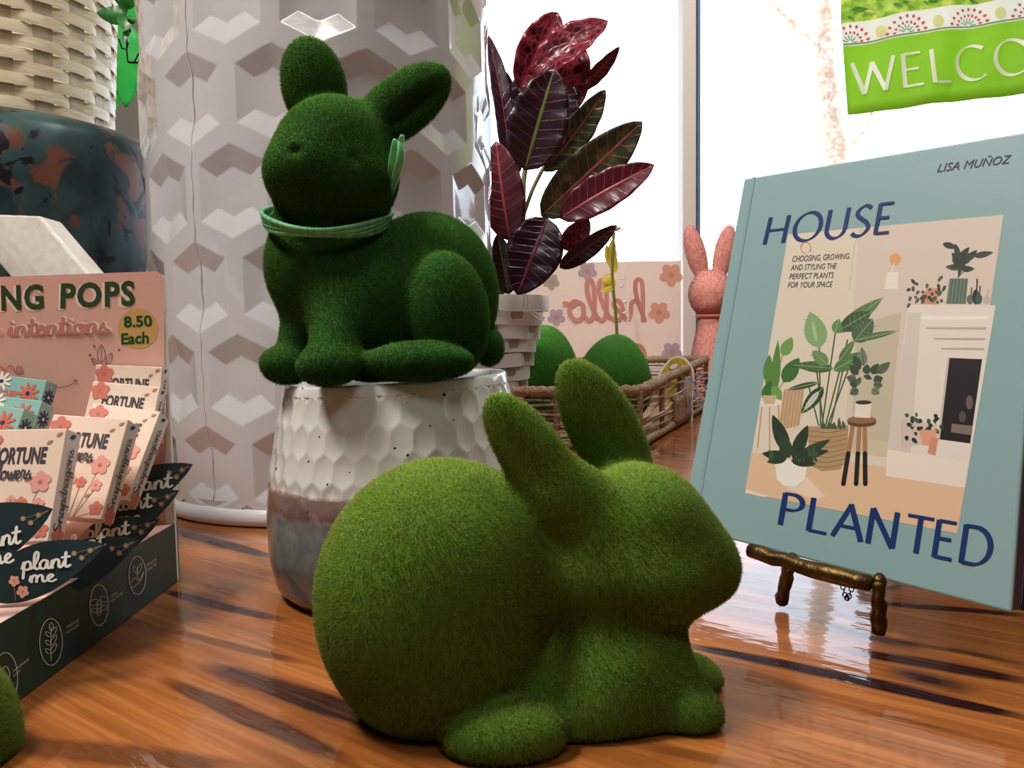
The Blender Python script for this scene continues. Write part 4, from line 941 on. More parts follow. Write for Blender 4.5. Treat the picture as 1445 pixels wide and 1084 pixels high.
# ================================================================== dark patina pot + woven basket, top left
def patina():
    m = bpy.data.materials.new('patina_metal'); m.use_nodes = True; nt = m.node_tree; L = nt.links; b = nt.nodes['Principled BSDF']
    tc = nt.nodes.new('ShaderNodeTexCoord')
    def nz(s, d, dist=0, off=0):
        mp = nt.nodes.new('ShaderNodeMapping'); mp.inputs['Location'].default_value = (off, off, 0); L.new(tc.outputs['Object'], mp.inputs[0])
        n = nt.nodes.new('ShaderNodeTexNoise'); n.inputs['Scale'].default_value = s; n.inputs['Detail'].default_value = d; n.inputs['Distortion'].default_value = dist; L.new(mp.outputs[0], n.inputs[0]); return n.outputs[0]
    def ramp(src, p0, p1):
        r = nt.nodes.new('ShaderNodeMapRange'); r.inputs[1].default_value = p0; r.inputs[2].default_value = p1; L.new(src, r.inputs[0]); return r.outputs[0]
    def mix(f, a, c):
        x = nt.nodes.new('ShaderNodeMix'); x.data_type = 'RGBA'; L.new(f, x.inputs[0])
        for i, v in ((6, a), (7, c)):
            if isinstance(v, tuple): x.inputs[i].default_value = lin(v)+(1,)
            else: L.new(v, x.inputs[i])
        return x.outputs[2]
    c = mix(ramp(nz(16, 7, .6), .42, .6), (28, 50, 54), (56, 82, 82))
    c = mix(ramp(nz(22, 8, 1.0, 4), .55, .60), c, (112, 68, 50))
    c = mix(ramp(nz(26, 9, 1.2, 9), .56, .60), c, (22, 20, 30))
    L.new(c, b.inputs['Base Color']); b.inputs['Roughness'].default_value = .34; b.inputs['Metallic'].default_value = .25
    return m
PC = (P(8, 300, .98).x, .98, 0.0)
pot = thing('metal_pot', 'large dark pot mottled with teal and copper patina below the pale woven basket', 'pot', PC)
def smoothprof(kn, k=6): return spline(kn, k)
zt = P(60, 147, .98-.13).z
mb = MB(); mb.lathe([(.001, .001)]+smoothprof([(.12, .001), (.15, .03), (.178, .12), (.19, .24), (.190, .34), (.186, .39), (.172, .413), (.145, .423), (.125, .425), (.115, .423), (.11, .41), (.11, .38)]), PC, 72); mb.obj('pot_body', patina(), pot, smooth=True)
def woven(name, label, C, r0_, r1_, z0, z1, rows, ns, mats, thick=.0016, rim=0.0, cover=1.12, gap=.80):
    root = thing(name, label, 'basket', (C[0], C[1], z0))
    R_ = lambda t: r0_+(r1_-r0_)*t
    for i in range(ns):
        a = 2*PI*i/ns; mb = MB(); hw = PI/ns*gap; vs = []
        for t in (0, 1):
            for da in (-hw, hw):
                for dr in (-thick*.5, thick*.5):
                    r = R_(t)+dr-(.001 if t else 0); vs.append((C[0]+r*math.sin(a+da), C[1]-r*math.cos(a+da), z0+(z1-z0)*t))
        mb.add(vs, [(0, 1, 3, 2), (4, 6, 7, 5), (0, 4, 5, 1), (2, 3, 7, 6), (1, 5, 7, 3), (0, 2, 6, 4)]); mb.obj('stave', mats[0], root)
    hh = (z1-z0-rim)/rows
    for j in range(rows):
        mb = MB(); N = ns*6; zc = z0+hh*(j+.5); hz = hh*.5*cover*.86; vs = []; fs = []; zt_ = random.uniform(-.03, .03)*hh
        for i in range(N):
            a = 2*PI*i/N; ph = ns/2*a+PI*j; off = max(-1, min(1, (math.cos(ph)+.42)*2.2))*thick*1.5
            r = R_((zc-z0)/(z1-z0))+off
            for dz, dr in ((-hz, 0), (hz, 0), (hz, thick*.7), (0, thick*.95), (-hz, thick*.7)):
                rr = r+dr; vs.append((C[0]+rr*math.sin(a), C[1]-rr*math.cos(a), zc+dz+zt_+.06*hh*math.sin(a*3+j)))
        for i in range(N):
            k2 = (i+1) % N
            for q in range(5): fs.append((i*5+q, k2*5+q, k2*5+(q+1) % 5, i*5+(q+1) % 5))
        mb.add(vs, fs); mb.obj('weaver', mats[1+(j % 2)], root, smooth=True, sharp=28)
    if rim:
        mb = MB(); mb.lathe([(r1_-.003, z1-rim-z0), (r1_+.004, z1-rim-z0), (r1_+.0055, z1-rim*.5-z0), (r1_+.004, z1-z0), (r1_-.003, z1-z0), (r1_-.003, z1-rim-z0)], (C[0], C[1], z0), 72); mb.obj('rim_band', mats[1], root, smooth=True, sharp=40)
    mb = MB(); mb.lathe([(.001, .003), (r0_-.002, .003), (r0_-.002, .0005), (.001, .0005)], (C[0], C[1], z0), 32); mb.obj('bottom', mats[0], root)
    return root
bam = [M('bamboo_dark', (196, 180, 148), .5, var=(170, 152, 120), vscale=60), M('bamboo', (214, 202, 174), .45, var=(204, 188, 154), vscale=40, stretch=(1, 1, 8), coat=.2), M('bamboo_pale', (218, 206, 176), .45, var=(196, 180, 146), vscale=40, stretch=(1, 1, 8), coat=.2)]
BCx = P(-6, 100, .98).x
woven('woven_basket', 'pale bamboo basket of wide strips on top of the dark patina pot', (BCx, .98), .125, .140, .4262, .645, 16, 20, bam, .0014, gap=.5)

# foliage, wire and green hanging shapes between basket and stool
lfm = M('glossy_green_leaf', (40, 110, 40), .4, trans=.3); vivid = M('bright_green_film', (70, 205, 100), .35, trans=.6); blk = M('black_wire', (24, 24, 26), .4, metal=.6)
def leaf3(mb, base, tip, side, wd, cup=.15, curl=0.0, nl=12, nw=6, mi=0, shape=None, uvs=None):
    base, tip, side = Vector(base), Vector(tip), Vector(side).normalized(); ax = tip-base; l = ax.length; side = (side-ax.normalized()*side.dot(ax.normalized())).normalized(); n = ax.normalized().cross(side)
    vs = []; fs = []
    for i in range(nl+1):
        t = i/nl; h = wd/2*(shape(t) if shape else math.sin(PI*min(1, t**.75))**.7) if 0 < i < nl else wd*.015
        c = base+ax*t+n*curl*l*math.sin(PI*t)
        for j in range(-nw//2, nw//2+1):
            s = j/(nw/2); vs.append(c+side*h*s+n*(cup*h*abs(s)**1.3+.09*h*math.sin(9*t*PI+2*s)*abs(s)))
            if uvs is not None: uvs.append((t, s))
    W = nw+1
    for i in range(nl):
        for j in range(nw): fs.append((i*W+j, i*W+j+1, (i+1)*W+j+1, (i+1)*W+j))
    mb.add(vs, fs, mi)
hg = thing('green_streamer', 'bright translucent green hanging cut-outs between the basket and the stool', 'decoration', P(180, 100, 1.5))
for (a, b_, wv) in (((176, 30), (178, 152), 46), ((158, 80), (163, 158), 22), ((186, -30), (184, 35), 34)):
    mb = MB(); leaf3(mb, P(a[0], a[1], 1.5), P(b_[0], b_[1], 1.5), (1, .3, 0), wv*1.5/F, .1, .02); o = mb.obj('cut_out', vivid, hg, smooth=True); so = o.modifiers.new('s', 'SOLIDIFY'); so.thickness = .001
mb = MB(); mb.tube([P(184, -20, 1.5), P(184, -160, 1.5), Vector((P(184, -160, 1.5).x, 1.5, 2.1))], .0012, 6); mb.obj('string', blk, hg)
iv = thing('ivy_sprig', 'green ivy sprig curling over the right side of the pale basket', 'plant', P(150, 10, .93))
mb = MB(); mb.tube(spline([tuple(P(140, -40, .92)), tuple(P(160, -5, .90)), tuple(P(178, 20, .89)), tuple(P(184, 45, .89))], 6), .0012, 6); mb.obj('stem', lfm, iv)
for a, b_, wv in (((180, 20), (136, 18), 26), ((182, 22), (176, 44), 24), ((184, 26), (200, 34), 18), ((172, 12), (190, -6), 20), ((160, 0), (172, -14), 18), ((182, 42), (174, 62), 9)):
    mb = MB(); leaf3(mb, P(a[0], a[1], .895), P(b_[0], b_[1], .885), (.4, .2, 1) if abs(a[0]-b_[0]) > 18 else (1, .2, 0), wv*.9/F, .2, .08); o = mb.obj('leaf', lfm, iv, smooth=True)
wr = thing('wire_holder', 'thin black wire holder beside the pale basket, just left of the stool', 'wire', P(185, 85, 1.0))
for pts in ([(179, -60), (179, 60), (181, 88)], [(181, 88), (205, 89)], [(168, 55), (172, 68), (179, 70), (181, 60)], [(190, 88), (197, 74), (205, 66)], [(181, 88), (205, 89), (230, 89), (230, 300), (235, 468+.17*F)]):
    mb = MB(); q = [tuple(P(a, b_, 1.06)) for a, b_ in pts]
    if len(pts) == 5: q[-1] = (q[-2][0], 1.06, .001)
    mb.tube(spline(q, 5) if len(q) == 3 else q, .0012, 6); mb.obj('wire', blk, wr)

# ================================================================== WILLOW TRAY, EGGS
rope = M('seagrass', (178, 146, 116), .75, var=(132, 100, 76), vscale=260, bump=.5, bscale=300); ropel = M('seagrass_pale', (206, 182, 156), .7, var=(170, 140, 112), vscale=200)
tray = thing('woven_tray', 'open seagrass tray with rope rim holding green moss eggs, behind the crouching rabbit', 'tray', (.1, 1.25, 0))
c00 = Vector((P(903, 620, 1.07).x, 1.07, 0)); c10 = Vector((.405, 1.60, 0)); c11 = Vector((-.16, 1.66, 0)); c01 = Vector((-.17, 1.10, 0))
zr = {0: .083, 1: .104, 2: .104, 3: .083}; cs_ = [c00, c10, c11, c01]
def ropeo(a, b, r, nm='rim_rope', wraps=1.0, mat=rope):
    a, b = Vector(a), Vector(b); l = (b-a).length; n = max(4, int(l/(r*.75))); mb = MB(); pts = []; rr = []
    for i in range(n+1):
        pts.append(a.lerp(b, i/n)+Vector((random.uniform(-1, 1), random.uniform(-1, 1), random.uniform(-1, 1)))*r*.10); rr.append(r*(1.0 if i % 2 else .82))
    mb.tube(pts, rr, 8); return mb.obj(nm, mat, tray, smooth=True)
for i in range(4):
    a, b_ = cs_[i], cs_[(i+1) % 4]; za, zb_ = zr[i], zr[(i+1) % 4]
    ropeo(a+Vector((0, 0, za)), b_+Vector((0, 0, zb_)), .0085); ropeo(a+Vector((0, 0, .008)), b_+Vector((0, 0, .008)), .007, 'base_rope')
    ropeo(a+Vector((0, 0, .003)), a+Vector((0, 0, za)), .005, 'corner_post')
    l = (b_-a).length; np_ = 4 if l > .5 else 3
    for q in range(1, np_):
        p = a.lerp(b_, q/np_); ropeo(p+Vector((0, 0, .008)), p+Vector((0, 0, za+(zb_-za)*q/np_)), .005, 'post')
    nrow = 9
    for j in range(nrow):
        mb = MB(); pts = []; n = 26
        for k in range(n+1):
            t = k/n; top = za+(zb_-za)*t; z = .014+(top-.024)*(j+.5)/nrow+.0018*math.sin(t*13+j*2.1+i)+(.006*math.sin(t*4+j) if i == 0 else 0)
            nrm = Vector((b_.y-a.y, a.x-b_.x, 0)).normalized(); pts.append(a.lerp(b_, t)+nrm*.003*(1 if j % 2 else -1)*math.cos(t*np_*PI)+Vector((0, 0, z)))
        mb.tube(pts, [.0021*random.uniform(.8, 1.15) for _ in pts], 6); mb.obj('strand', ropel if j % 3 else rope, tray, smooth=True)
# wrapped handle block on the right side
hs_, he_ = .40, .60
for q in range(9):
    t = hs_+(he_-hs_)*q/8; p = c00.lerp(c10, t)+Vector((.004, -.002, 0)); ropeo(p+Vector((0, 0, .010)), p+Vector((0, 0, .052)), .0078, 'handle_wrap', mat=rope)
ropeo(c00.lerp(c10, hs_-.01)+Vector((0, 0, .052)), c00.lerp(c10, he_+.01)+Vector((0, 0, .054)), .006, 'handle_bar')
mb = MB(); mb.add([c00+Vector((0, 0, .006)), c10+Vector((0, 0, .006)), c11+Vector((0, 0, .006)), c01+Vector((0, 0, .006)), c00+Vector((0, 0, .002)), c10+Vector((0, 0, .002)), c11+Vector((0, 0, .002)), c01+Vector((0, 0, .002))], [(0, 1, 2, 3), (7, 6, 5, 4), (0, 4, 5, 1), (1, 5, 6, 2), (2, 6, 7, 3), (3, 7, 4, 0)])
mb.obj('tray_bottom', rope, tray)
def egg(px, py, Y, r, hgt, label, ang=0.0, lo=.0095):
    c = X3(px, py, Y); 
    def f(X):
        q = (X-c)@rotm(ang); t = np.clip(q[..., 2]/hgt, -1, 1); sc = 1+.22*t; qq = q.copy(); qq[..., 0] *= sc; qq[..., 1] *= sc
        return sd_ell(qq, (0, 0, 0), (r, r, hgt))*.85
    t = thing('moss_egg', label, 'egg', (c[0], c[1], c[2]-hgt), 'moss eggs in the seagrass tray'); m = max(r*1.2, hgt)+.01
    flocked(f, c-m, c+m, .004, t, egg_base, egg_fl, 110000, .0052, .00042, body='egg_body')
egg(866, 535, 1.30, .061, .0725, 'bright green moss egg in the tray just left of the yellow board', ang=-.12)
egg(768, 524, 1.40, .060, .081, 'bright green moss egg in the tray behind the white woven flowerpot', ang=-.05)
# small wooden cut-out in tray (yellow)
yb = thing('yellow_cutout', 'yellow wooden egg-shaped cut-out with white edge standing in the tray', 'ornament', P(952, 575, 1.40))
ypl = Pl(P(952, 540, 1.40), (-.15, -1, .1)); yo = spline([(922, 545), (930, 527), (940, 512), (952, 503), (966, 505), (976, 516), (980, 530), (978, 560), (974, 610), (944, 610), (940, 560)], 5, True)
mb = MB(); n = len(yo); a = [ypl.at(x, y) for x, y in yo]; b_ = [p-ypl.n*.012 for p in a]; tr = tessellate_polygon([[Vector((x, y, 0)) for x, y in yo]])
mb.add(a+b_, list(tr)+[tuple(n+i for i in t[::-1]) for t in tr]+[(i, (i+1) % n, n+(i+1) % n, n+i) for i in range(n)]); mb.obj('board', whitec, yb, smooth=False)
mb = MB(); cxy = (954, 556); mb.poly([(cxy[0]+(x-cxy[0])*.9, cxy[1]+(y-cxy[1])*.955) for x, y in yo], ypl.f(.0006)); mb.obj('painted_face', M('yellow_wood', (206, 174, 42), .5, var=(176, 140, 26), vscale=60, stretch=(6, 6, .6)), yb)
mb = MB(); mb.poly(ell(951, 517, 6, 3.2, 14, -.5), ypl.f(.0012)); mb.obj('highlight_shape', whitec, yb)
ts = thing('tinsel_tuft', 'shiny white cellophane tuft caught on the tray rim beside the yellow cut-out', 'ribbon', P(975, 530, 1.38))
cel = M('cellophane', (214, 220, 240), .15, coat=.5, trans=.4); 
for q in range(9):
    mb = MB(); a = P(968+q*.8, 532, 1.33); b_ = P(966+q*5, 560+random.uniform(-3, 16), 1.31+.008*q); mb.tube([a, a.lerp(b_, .5)+Vector((0, 0, .004)), b_], [.0018, .0014, .0006], 5, flat=.3); mb.obj('strip', cel, ts)

# ================================================================== WHITE WOVEN POT WITH CROTON
wbm = [M('white_bamboo_under', (176, 166, 148), .5), M('white_bamboo', (246, 243, 236), .45), M('white_bamboo_b', (240, 236, 226), .45)]
KC = (P(694, 415, 1.22).x, 1.22); rtop = 76*1.22/F; zk1 = P(735, 415, 1.22-rtop).z
woven('flower_basket', 'white woven basket pot holding the croton plant', KC, .034, rtop, .0075, zk1, 9, 12, wbm, .0015, rim=.024, gap=.5)
tw = thing('wire_twist', 'white paper wire bow twisted at the rim of the white woven pot', 'wire', P(760, 445, 1.12))
for pts in ([(738, 415), (740, 425), (738, 435)], [(742, 415), (745, 425), (743, 436)], [(700, 436), (730, 439), (762, 438)], [(745, 438), (760, 450), (767, 452), (764, 444), (748, 438)], [(760, 446), (772, 436)], [(758, 444), (770, 448)]):
    mb = MB(); mb.tube(spline([tuple(P(a, b_, 1.128)) for a, b_ in pts], 5), .0009, 6); mb.obj('wire', whitec, tw)
def croton_mat(name, base, vein, edge, mott, rough=.28, vw=.13, cell=0):
    m = bpy.data.materials.new(name); m.use_nodes = True; nt = m.node_tree; L = nt.links; b = nt.nodes['Principled BSDF']
    u = nt.nodes.new('ShaderNodeUVMap'); s = nt.nodes.new('ShaderNodeSeparateXYZ'); L.new(u.outputs[0], s.inputs[0])
    def mt(op, a, b_=None, clamp=False):
        n = nt.nodes.new('ShaderNodeMath'); n.operation = op; n.use_clamp = clamp
        for i, v in enumerate((a, b_)):
            if v is None: continue
            if isinstance(v, (int, float)): n.inputs[i].default_value = v
            else: L.new(v, n.inputs[i])
        return n.outputs[0]
    av = mt('ABSOLUTE', mt('SUBTRACT', s.outputs[1], .5)); av = mt('MULTIPLY', av, 2.0)
    tcn = nt.nodes.new('ShaderNodeTexNoise'); tcn.inputs['Scale'].default_value = 7; tcn.inputs['Detail'].default_value = 3; L.new(u.outputs[0], tcn.inputs[0])
    ph = mt('MULTIPLY', mt('ADD', mt('SUBTRACT', s.outputs[0], mt('MULTIPLY', av, .10)), mt('MULTIPLY', tcn.outputs[0], .03)), 11.0)
    fr = mt('ABSOLUTE', mt('SUBTRACT', mt('FRACT', ph), .5))
    vn = mt('SUBTRACT', 1.0, mt('DIVIDE', fr, vw), clamp=True); mid = mt('SUBTRACT', 1.0, mt('DIVIDE', av, .07), clamp=True)
    vn = mt('MAXIMUM', mt('MULTIPLY', vn, .65), mt('POWER', mid, .5))
    if cell:
        mpp = nt.nodes.new('ShaderNodeMapping'); mpp.inputs['Scale'].default_value = (1.6, 1, 1); L.new(u.outputs[0], mpp.inputs[0])
        vr = nt.nodes.new('ShaderNodeTexVoronoi'); vr.feature = 'DISTANCE_TO_EDGE'; vr.inputs['Scale'].default_value = cell; L.new(mpp.outputs[0], vr.inputs[0])
        vn = mt('MAXIMUM', mt('MULTIPLY', vn, .5), mt('MULTIPLY', mt('SUBTRACT', 1.0, mt('MULTIPLY', vr.outputs['Distance'], 5.0), clamp=True), .55))
        vn = mt('MAXIMUM', vn, mt('MULTIPLY', mt('MULTIPLY', mt('SUBTRACT', av, .6), 2.2, clamp=True), .6))
    n = nt.nodes.new('ShaderNodeTexNoise'); n.inputs['Scale'].default_value = 60; n.inputs['Detail'].default_value = 4
    tc = nt.nodes.new('ShaderNodeTexCoord'); L.new(tc.outputs['Object'], n.inputs[0])
    mo = mt('MULTIPLY', mt('SUBTRACT', n.outputs[0], .5), 6.0, clamp=True); mo = mt('MULTIPLY', mo, mott)
    x1 = nt.nodes.new('ShaderNodeMix'); x1.data_type = 'RGBA'; L.new(mo, x1.inputs[0]); x1.inputs[6].default_value = lin(base)+(1,); x1.inputs[7].default_value = lin(edge)+(1,)
    x2 = nt.nodes.new('ShaderNodeMix'); x2.data_type = 'RGBA'; L.new(vn, x2.inputs[0]); L.new(x1.outputs[2], x2.inputs[6]); x2.inputs[7].default_value = lin(vein)+(1,)
    L.new(x2.outputs[2], b.inputs['Base Color']); b.inputs['Roughness'].default_value = rough
    bp = nt.nodes.new('ShaderNodeBump'); bp.inputs['Strength'].default_value = .4; bp.inputs['Distance'].default_value = .002; L.new(vn, bp.inputs['Height']); L.new(bp.outputs[0], b.inputs['Normal'])
    t = nt.nodes.new('ShaderNodeBsdfTranslucent'); L.new(x2.outputs[2], t.inputs[0]); mx = nt.nodes.new('ShaderNodeMixShader'); mx.inputs[0].default_value = .22
    L.new(b.outputs[0], mx.inputs[1]); L.new(t.outputs[0], mx.inputs[2]); L.new(mx.outputs[0], nt.nodes['Material Output'].inputs[0])
    return m
cm = {'r': croton_mat('croton_red', (52, 14, 30), (196, 54, 72), (110, 26, 44), .7, cell=6), 'd': croton_mat('croton_dark', (44, 16, 32), (150, 62, 76), (58, 20, 36), .5, vw=.06),
      'g': croton_mat('croton_olive', (58, 62, 38), (196, 92, 96), (120, 112, 70), .5, vw=.06), 'm': croton_mat('croton_maroon', (96, 28, 44), (216, 90, 96), (70, 34, 40), .6, vw=.06), 'k': croton_mat('croton_green_rib', (50, 18, 36), (122, 130, 60), (38, 16, 30), .5, vw=.03)}
cro = thing('croton_plant', 'croton with dark maroon and red veined leaves in the white woven pot', 'plant', (KC[0], KC[1], zk1-.03))
mb = MB(); mb.lathe([(.001, zk1-.022), (rtop-.006, zk1-.022)], (KC[0], KC[1], 0), 32); mb.obj('soil', M('soil', (54, 40, 30), .9, bump=1, bscale=200), cro)
stm = M('croton_stem', (112, 116, 60), .5, var=(96, 70, 52), vscale=40)
base_s = Vector((KC[0], KC[1], zk1-.024))
for pts, r in (([(735, 330), (741, 240), (775, 120)], .004), ([(760, 320), (775, 300), (790, 290)], .0028), ([(740, 300), (760, 250), (800, 180)], .003), ([(725, 360), (722, 330), (712, 280)], .003), ([(735, 350), (760, 340), (790, 330)], .0025)):
    mb = MB(); q = [tuple(base_s)]+[tuple(P(a, b_, 1.18+.01*i)) for i, (a, b_) in enumerate(pts)]; mb.tube(spline(q, 6), r, 7); mb.obj('stem', stm, cro, smooth=True)
def cleaf(b0, t0, wv, kind, Yb, Yt, roll_=0.0, cup=.25, curl=.05):
    base, tip = P(b0[0], b0[1], Yb), P(t0[0], t0[1], Yt); ax = (tip-base).normalized(); side = ax.cross(Vector((0, 1, 0))).normalized()
    side = Matrix.Rotation(math.radians(roll_), 3, ax)@side
    mb = MB(); uvs = []; leaf3(mb, base, tip, side, wv*1.18/F, cup, curl, 20, 10, shape=lambda t: math.sin(PI*min(1, t**.85))**.62, uvs=uvs)
    o = mb.obj('leaf', cm[kind], cro, smooth=True); ul = o.data.uv_layers.new(name='UVMap')
    for li, lp in enumerate(o.data.loops): a, s = uvs[lp.vertex_index]; ul.data[li].uv = (a, s*.5+.5)
    so = o.modifiers.new('s', 'SOLIDIFY'); so.thickness = .0008
    # petiole
    return o
for a in (((732, 125), (787, 18), 62, 'r', 1.20, 1.22, 15, .3), ((752, 105), (858, 30), 56, 'r', 1.19, 1.17, -20, .3), ((798, 165), (800, 34), 66, 'r', 1.21, 1.22, 5, .2), ((741, 240), (782, 98), 80, 'k', 1.14, 1.12, 0, .2),
          ((812, 130), (874, 66), 24, 'm', 1.22, 1.20, 35, .4), ((768, 242), (854, 127), 44, 'g', 1.19, 1.20, 25, .3), ((780, 200), (800, 110), 50, 'd', 1.2, 1.21, 10, .3), ((764, 305), (906, 172), 66, 'g', 1.17, 1.14, 10, .22), ((790, 308), (923, 233), 52, 'm', 1.15, 1.12, -8, .25),
          ((772, 308), (730, 416), 74, 'd', 1.12, 1.10, 0, .2), ((796, 352), (831, 309), 34, 'r', 1.16, 1.14, 10, .3), ((790, 378), (870, 318), 28, 'd', 1.15, 1.12, 10, .35),
          ((720, 340), (700, 200), 62, 'm', 1.16, 1.15, -10, .2), ((720, 232), (689, 50), 30, 'd', 1.20, 1.22, 20, .3), ((728, 250), (712, 100), 40, 'd', 1.22, 1.24, 0, .3), ((718, 415), (702, 330), 34, 'k', 1.17, 1.15, 0, .3), ((745, 170), (728, 110), 34, 'd', 1.21, 1.22, 10, .3), ((722, 400), (738, 320), 22, 'g', 1.19, 1.18, 20, .3)):
    cleaf(*a)
# ================================================================== BANNER, PAPER FLOWER, LIGHT STRING
ban = thing('paper_banner', 'blush hello banner with pastel flowers taped inside the window, seen from behind', 'banner', P(830, 520, WY-.02))
bY = WY-.016; bpl = Pl((0, bY, 0), (0, -1, 0)); pap = M('banner_paper', (236, 218, 208), .8, trans=.3)
mb = MB(); bl, br = P(640, 600, bY).x, P(961, 600, bY).x; z0_, z1_ = .075, P(830, 370, bY).z; mb.box((bl, bY, z0_), (br, bY+.001, z1_)); sheet = mb.obj('sheet', pap, ban)
bmm = [M('banner_rose', (216, 150, 138), .8, trans=.3), M('banner_lilac', (196, 172, 186), .8, trans=.3), M('banner_peach', (228, 170, 148), .8, trans=.3), M('banner_center', (206, 160, 130), .8, trans=.3), M('banner_sage', (184, 176, 162), .8, trans=.3)]
d = MB(2e-5); bf = bpl.f(.0006)
sts, Wt = layout('hello', CUR)
for s_ in sts: stroke(d, s_, .22, lambda x, y: bf(910-(x/Wt)*112, 452-y*27), 0)
d.obj('banner_word', bmm, sheet)
for cx, cy, r, c in ((829, 383, 14, 1), (947, 388, 17, 2), (930, 441, 16, 2), (785, 448, 13, 1), (778, 398, 12, 4), (948, 497, 15, 1), (720, 430, 13, 1)):
    d = MB(3e-5)
    for k in range(5):
        a = 2*PI*k/5+.3; d.poly(ell(cx+r*.55*math.cos(a), cy+r*.55*math.sin(a), r*.46, r*.40, 12, a), bf, c)
    d.poly(ell(cx, cy, r*.25, r*.25, 10), bpl.f(.0009), 3); d.obj('printed_flower', bmm, sheet)
d = MB(2e-5); stroke(d, arc(899, 505, 12, 18, 180, 360), 5, bf, 0); d.obj('banner_word', bmm, sheet)
pf = thing('paper_flower', 'single stem with withered yellow leaves and a white tuft before the banner', 'flower', P(870, 540, 1.55))
mb = MB(); mb.tube(spline([tuple(P(877, 600, 1.55)), tuple(P(870, 460, 1.55)), tuple(P(864, 390, 1.55)), tuple(P(866, 328, 1.55))], 6), .0032, 8); mb.obj('stem', M('olive_stem', (120, 112, 50), .6), pf, smooth=True)
yl = M('yellow_paper_leaf', (206, 182, 66), .6, trans=.4)
for a, b_, wv, r_ in (((869, 385), (866, 335), 18, 0), ((866, 378), (856, 345), 12, 20), ((868, 395), (848, 412), 16, 0), ((866, 388), (850, 398), 16, 30)):
    mb = MB(); leaf3(mb, P(a[0], a[1], 1.548), P(b_[0], b_[1], 1.54), (1, .5, .2) if wv != 16 else (.2, .4, 1), wv*1.55/F, .3, .1); o = mb.obj('leaf', yl, pf, smooth=True)
for q in range(26):
    a = random.uniform(0, 2*PI); e = random.uniform(-.2, 1.2); p = P(867, 326, 1.55); mb = MB() if q == 0 else mb
    dvec = Vector((math.cos(a)*math.cos(e), math.sin(a)*math.cos(e), math.sin(e)))*.026; mb.tube([p, p+dvec*.6, p+dvec+Vector((0, 0, -.003))], [.0012, .001, .0004], 4)
mb.obj('tuft', M('white_fibre', (240, 238, 232), .8, trans=.5), pf)['kind'] = 'stuff'
ls = thing('light_string', 'thin white wire of fairy lights hanging in front of the banner', 'lights', P(883, 480, 1.9))
mb = MB(); lp_ = spline([tuple(P(x, y, 1.93)) for x, y in ((884, 368), (882, 385), (886, 405), (883, 425), (887, 445), (884, 462), (890, 490), (894, 560))], 6); mb.tube(lp_, .0014, 5); mb.obj('wire', whitec, ls)
for x, y, dx in ((883, 392, -5), (880, 403, -6), (885, 425, -6), (886, 440, -8), (884, 455, 6)):
    mb = MB(); a = P(x, y, 1.93); b_ = P(x+dx, y+2, 1.92); mb.tube([a, a.lerp(b_, .6), b_], [.001, .0028, .0012], 6); mb.obj('bulb', whitec, ls, smooth=True)
# tape strip at the window top of the wire
# ================================================================== PINK RABBIT
pkm = flock_mat('pink_flock', (240, 164, 156), (252, 196, 188), (255, 222, 214)); pkb = M('pink_base', (240, 160, 150), .9)
pr = thing('pink_rabbit', 'tall pink flocked rabbit standing by the window behind the tray', 'rabbit figure', (P(1000, 500, 1.78).x, 1.78, 0))
def pinkf(X):
    Y = 1.78
    d = sd_cap(X, X3(1004, 455, Y), X3(1003, 560, Y), .030, .062)
    d = smin(d, E_(X, 1003, 415, Y, 30, 33, 30), .006)
    d = smin(d, E_(X, 1001, 428, Y-.02, 15, 12, 15), .01)
    for s in (-1, 1): d = smin(d, E_(X, 1003+s*20-1, 357, Y, 40, 14, 8, 90-s*12 if s > 0 else 105), .006)
    return smax(d, .001-X[..., 2], .004)
flocked(pinkf, (.33, 1.68, -.004), (.60, 1.88, .44), .004, pr, pkb, pkm, 40000, .004, .0004, zmin=0)
mb = MB(); cc = P(1004, 446, 1.78); mb.lathe([(.033, -.004), (.038, 0), (.033, .004)], cc, 32); mb.obj('collar', M('rose_ribbon', (206, 110, 108), .5), pr, smooth=True)

# ================================================================== WELCOME FLAG
fpl = Pl(P(1195, 100, 1.20), (-.22, -1, 0)); 
fl = thing('welcome_flag', 'lime green WELCOME garden flag hanging before the window, upper right', 'flag', fpl.at(1330, 145))
fg = M('lime_fabric', (190, 232, 96), .8, trans=.72, bump=.2, bscale=500)
prt = [M('flag_white', (250, 250, 240), .8, trans=.75), M('flag_rose', (214, 92, 112), .8, trans=.5), M('flag_green_ink', (118, 160, 90), .8, trans=.5), M('flag_foliage', (160, 205, 80), .8, var=(232, 244, 150), vscale=60, trans=.7), M('flag_leaf', (92, 158, 72), .8, trans=.5), M('flag_sand', (232, 230, 170), .8, trans=.6), M('flag_letter', (252, 252, 240), .7, trans=.2)]
u1 = fpl.at(1187, 0); 
def fq(x, y, lift=0.0):   # photo position with gentle cloth wave
    p = fpl.at(x, y, 0); wv = .006*math.sin(x*.035)+.003*math.sin(x*.09+y*.02); return p+fpl.n*(wv+lift)
bl0 = lambda x: 66-(x-1187)*.150
bt0 = lambda x: 33-(x-1187)*.155
cols = 44; vs = []; mb = MB(); lev = []
for i in range(cols+1):
    xb = 1198+(1690-1198)*i/cols; xt = 1187+(1695-1187)*i/cols; yb = 160-.109*(xb-1198)+1.5*math.sin(i/cols*12); yt = -330-.33*(xt-1186)
    xm = xb*.3+xt*.7; L_ = [yb+(bl0(xm)-yb)*q/6 for q in range(6)]+[bl0(xm), (bl0(xm)+bt0(xm))/2]+[bt0(xm)+(yt-bt0(xm))*q/10 for q in range(11)]
    for q, y in enumerate(L_): vs.append(fq(xb+(xt-xb)*min(1, q/8), y))
nl = 19
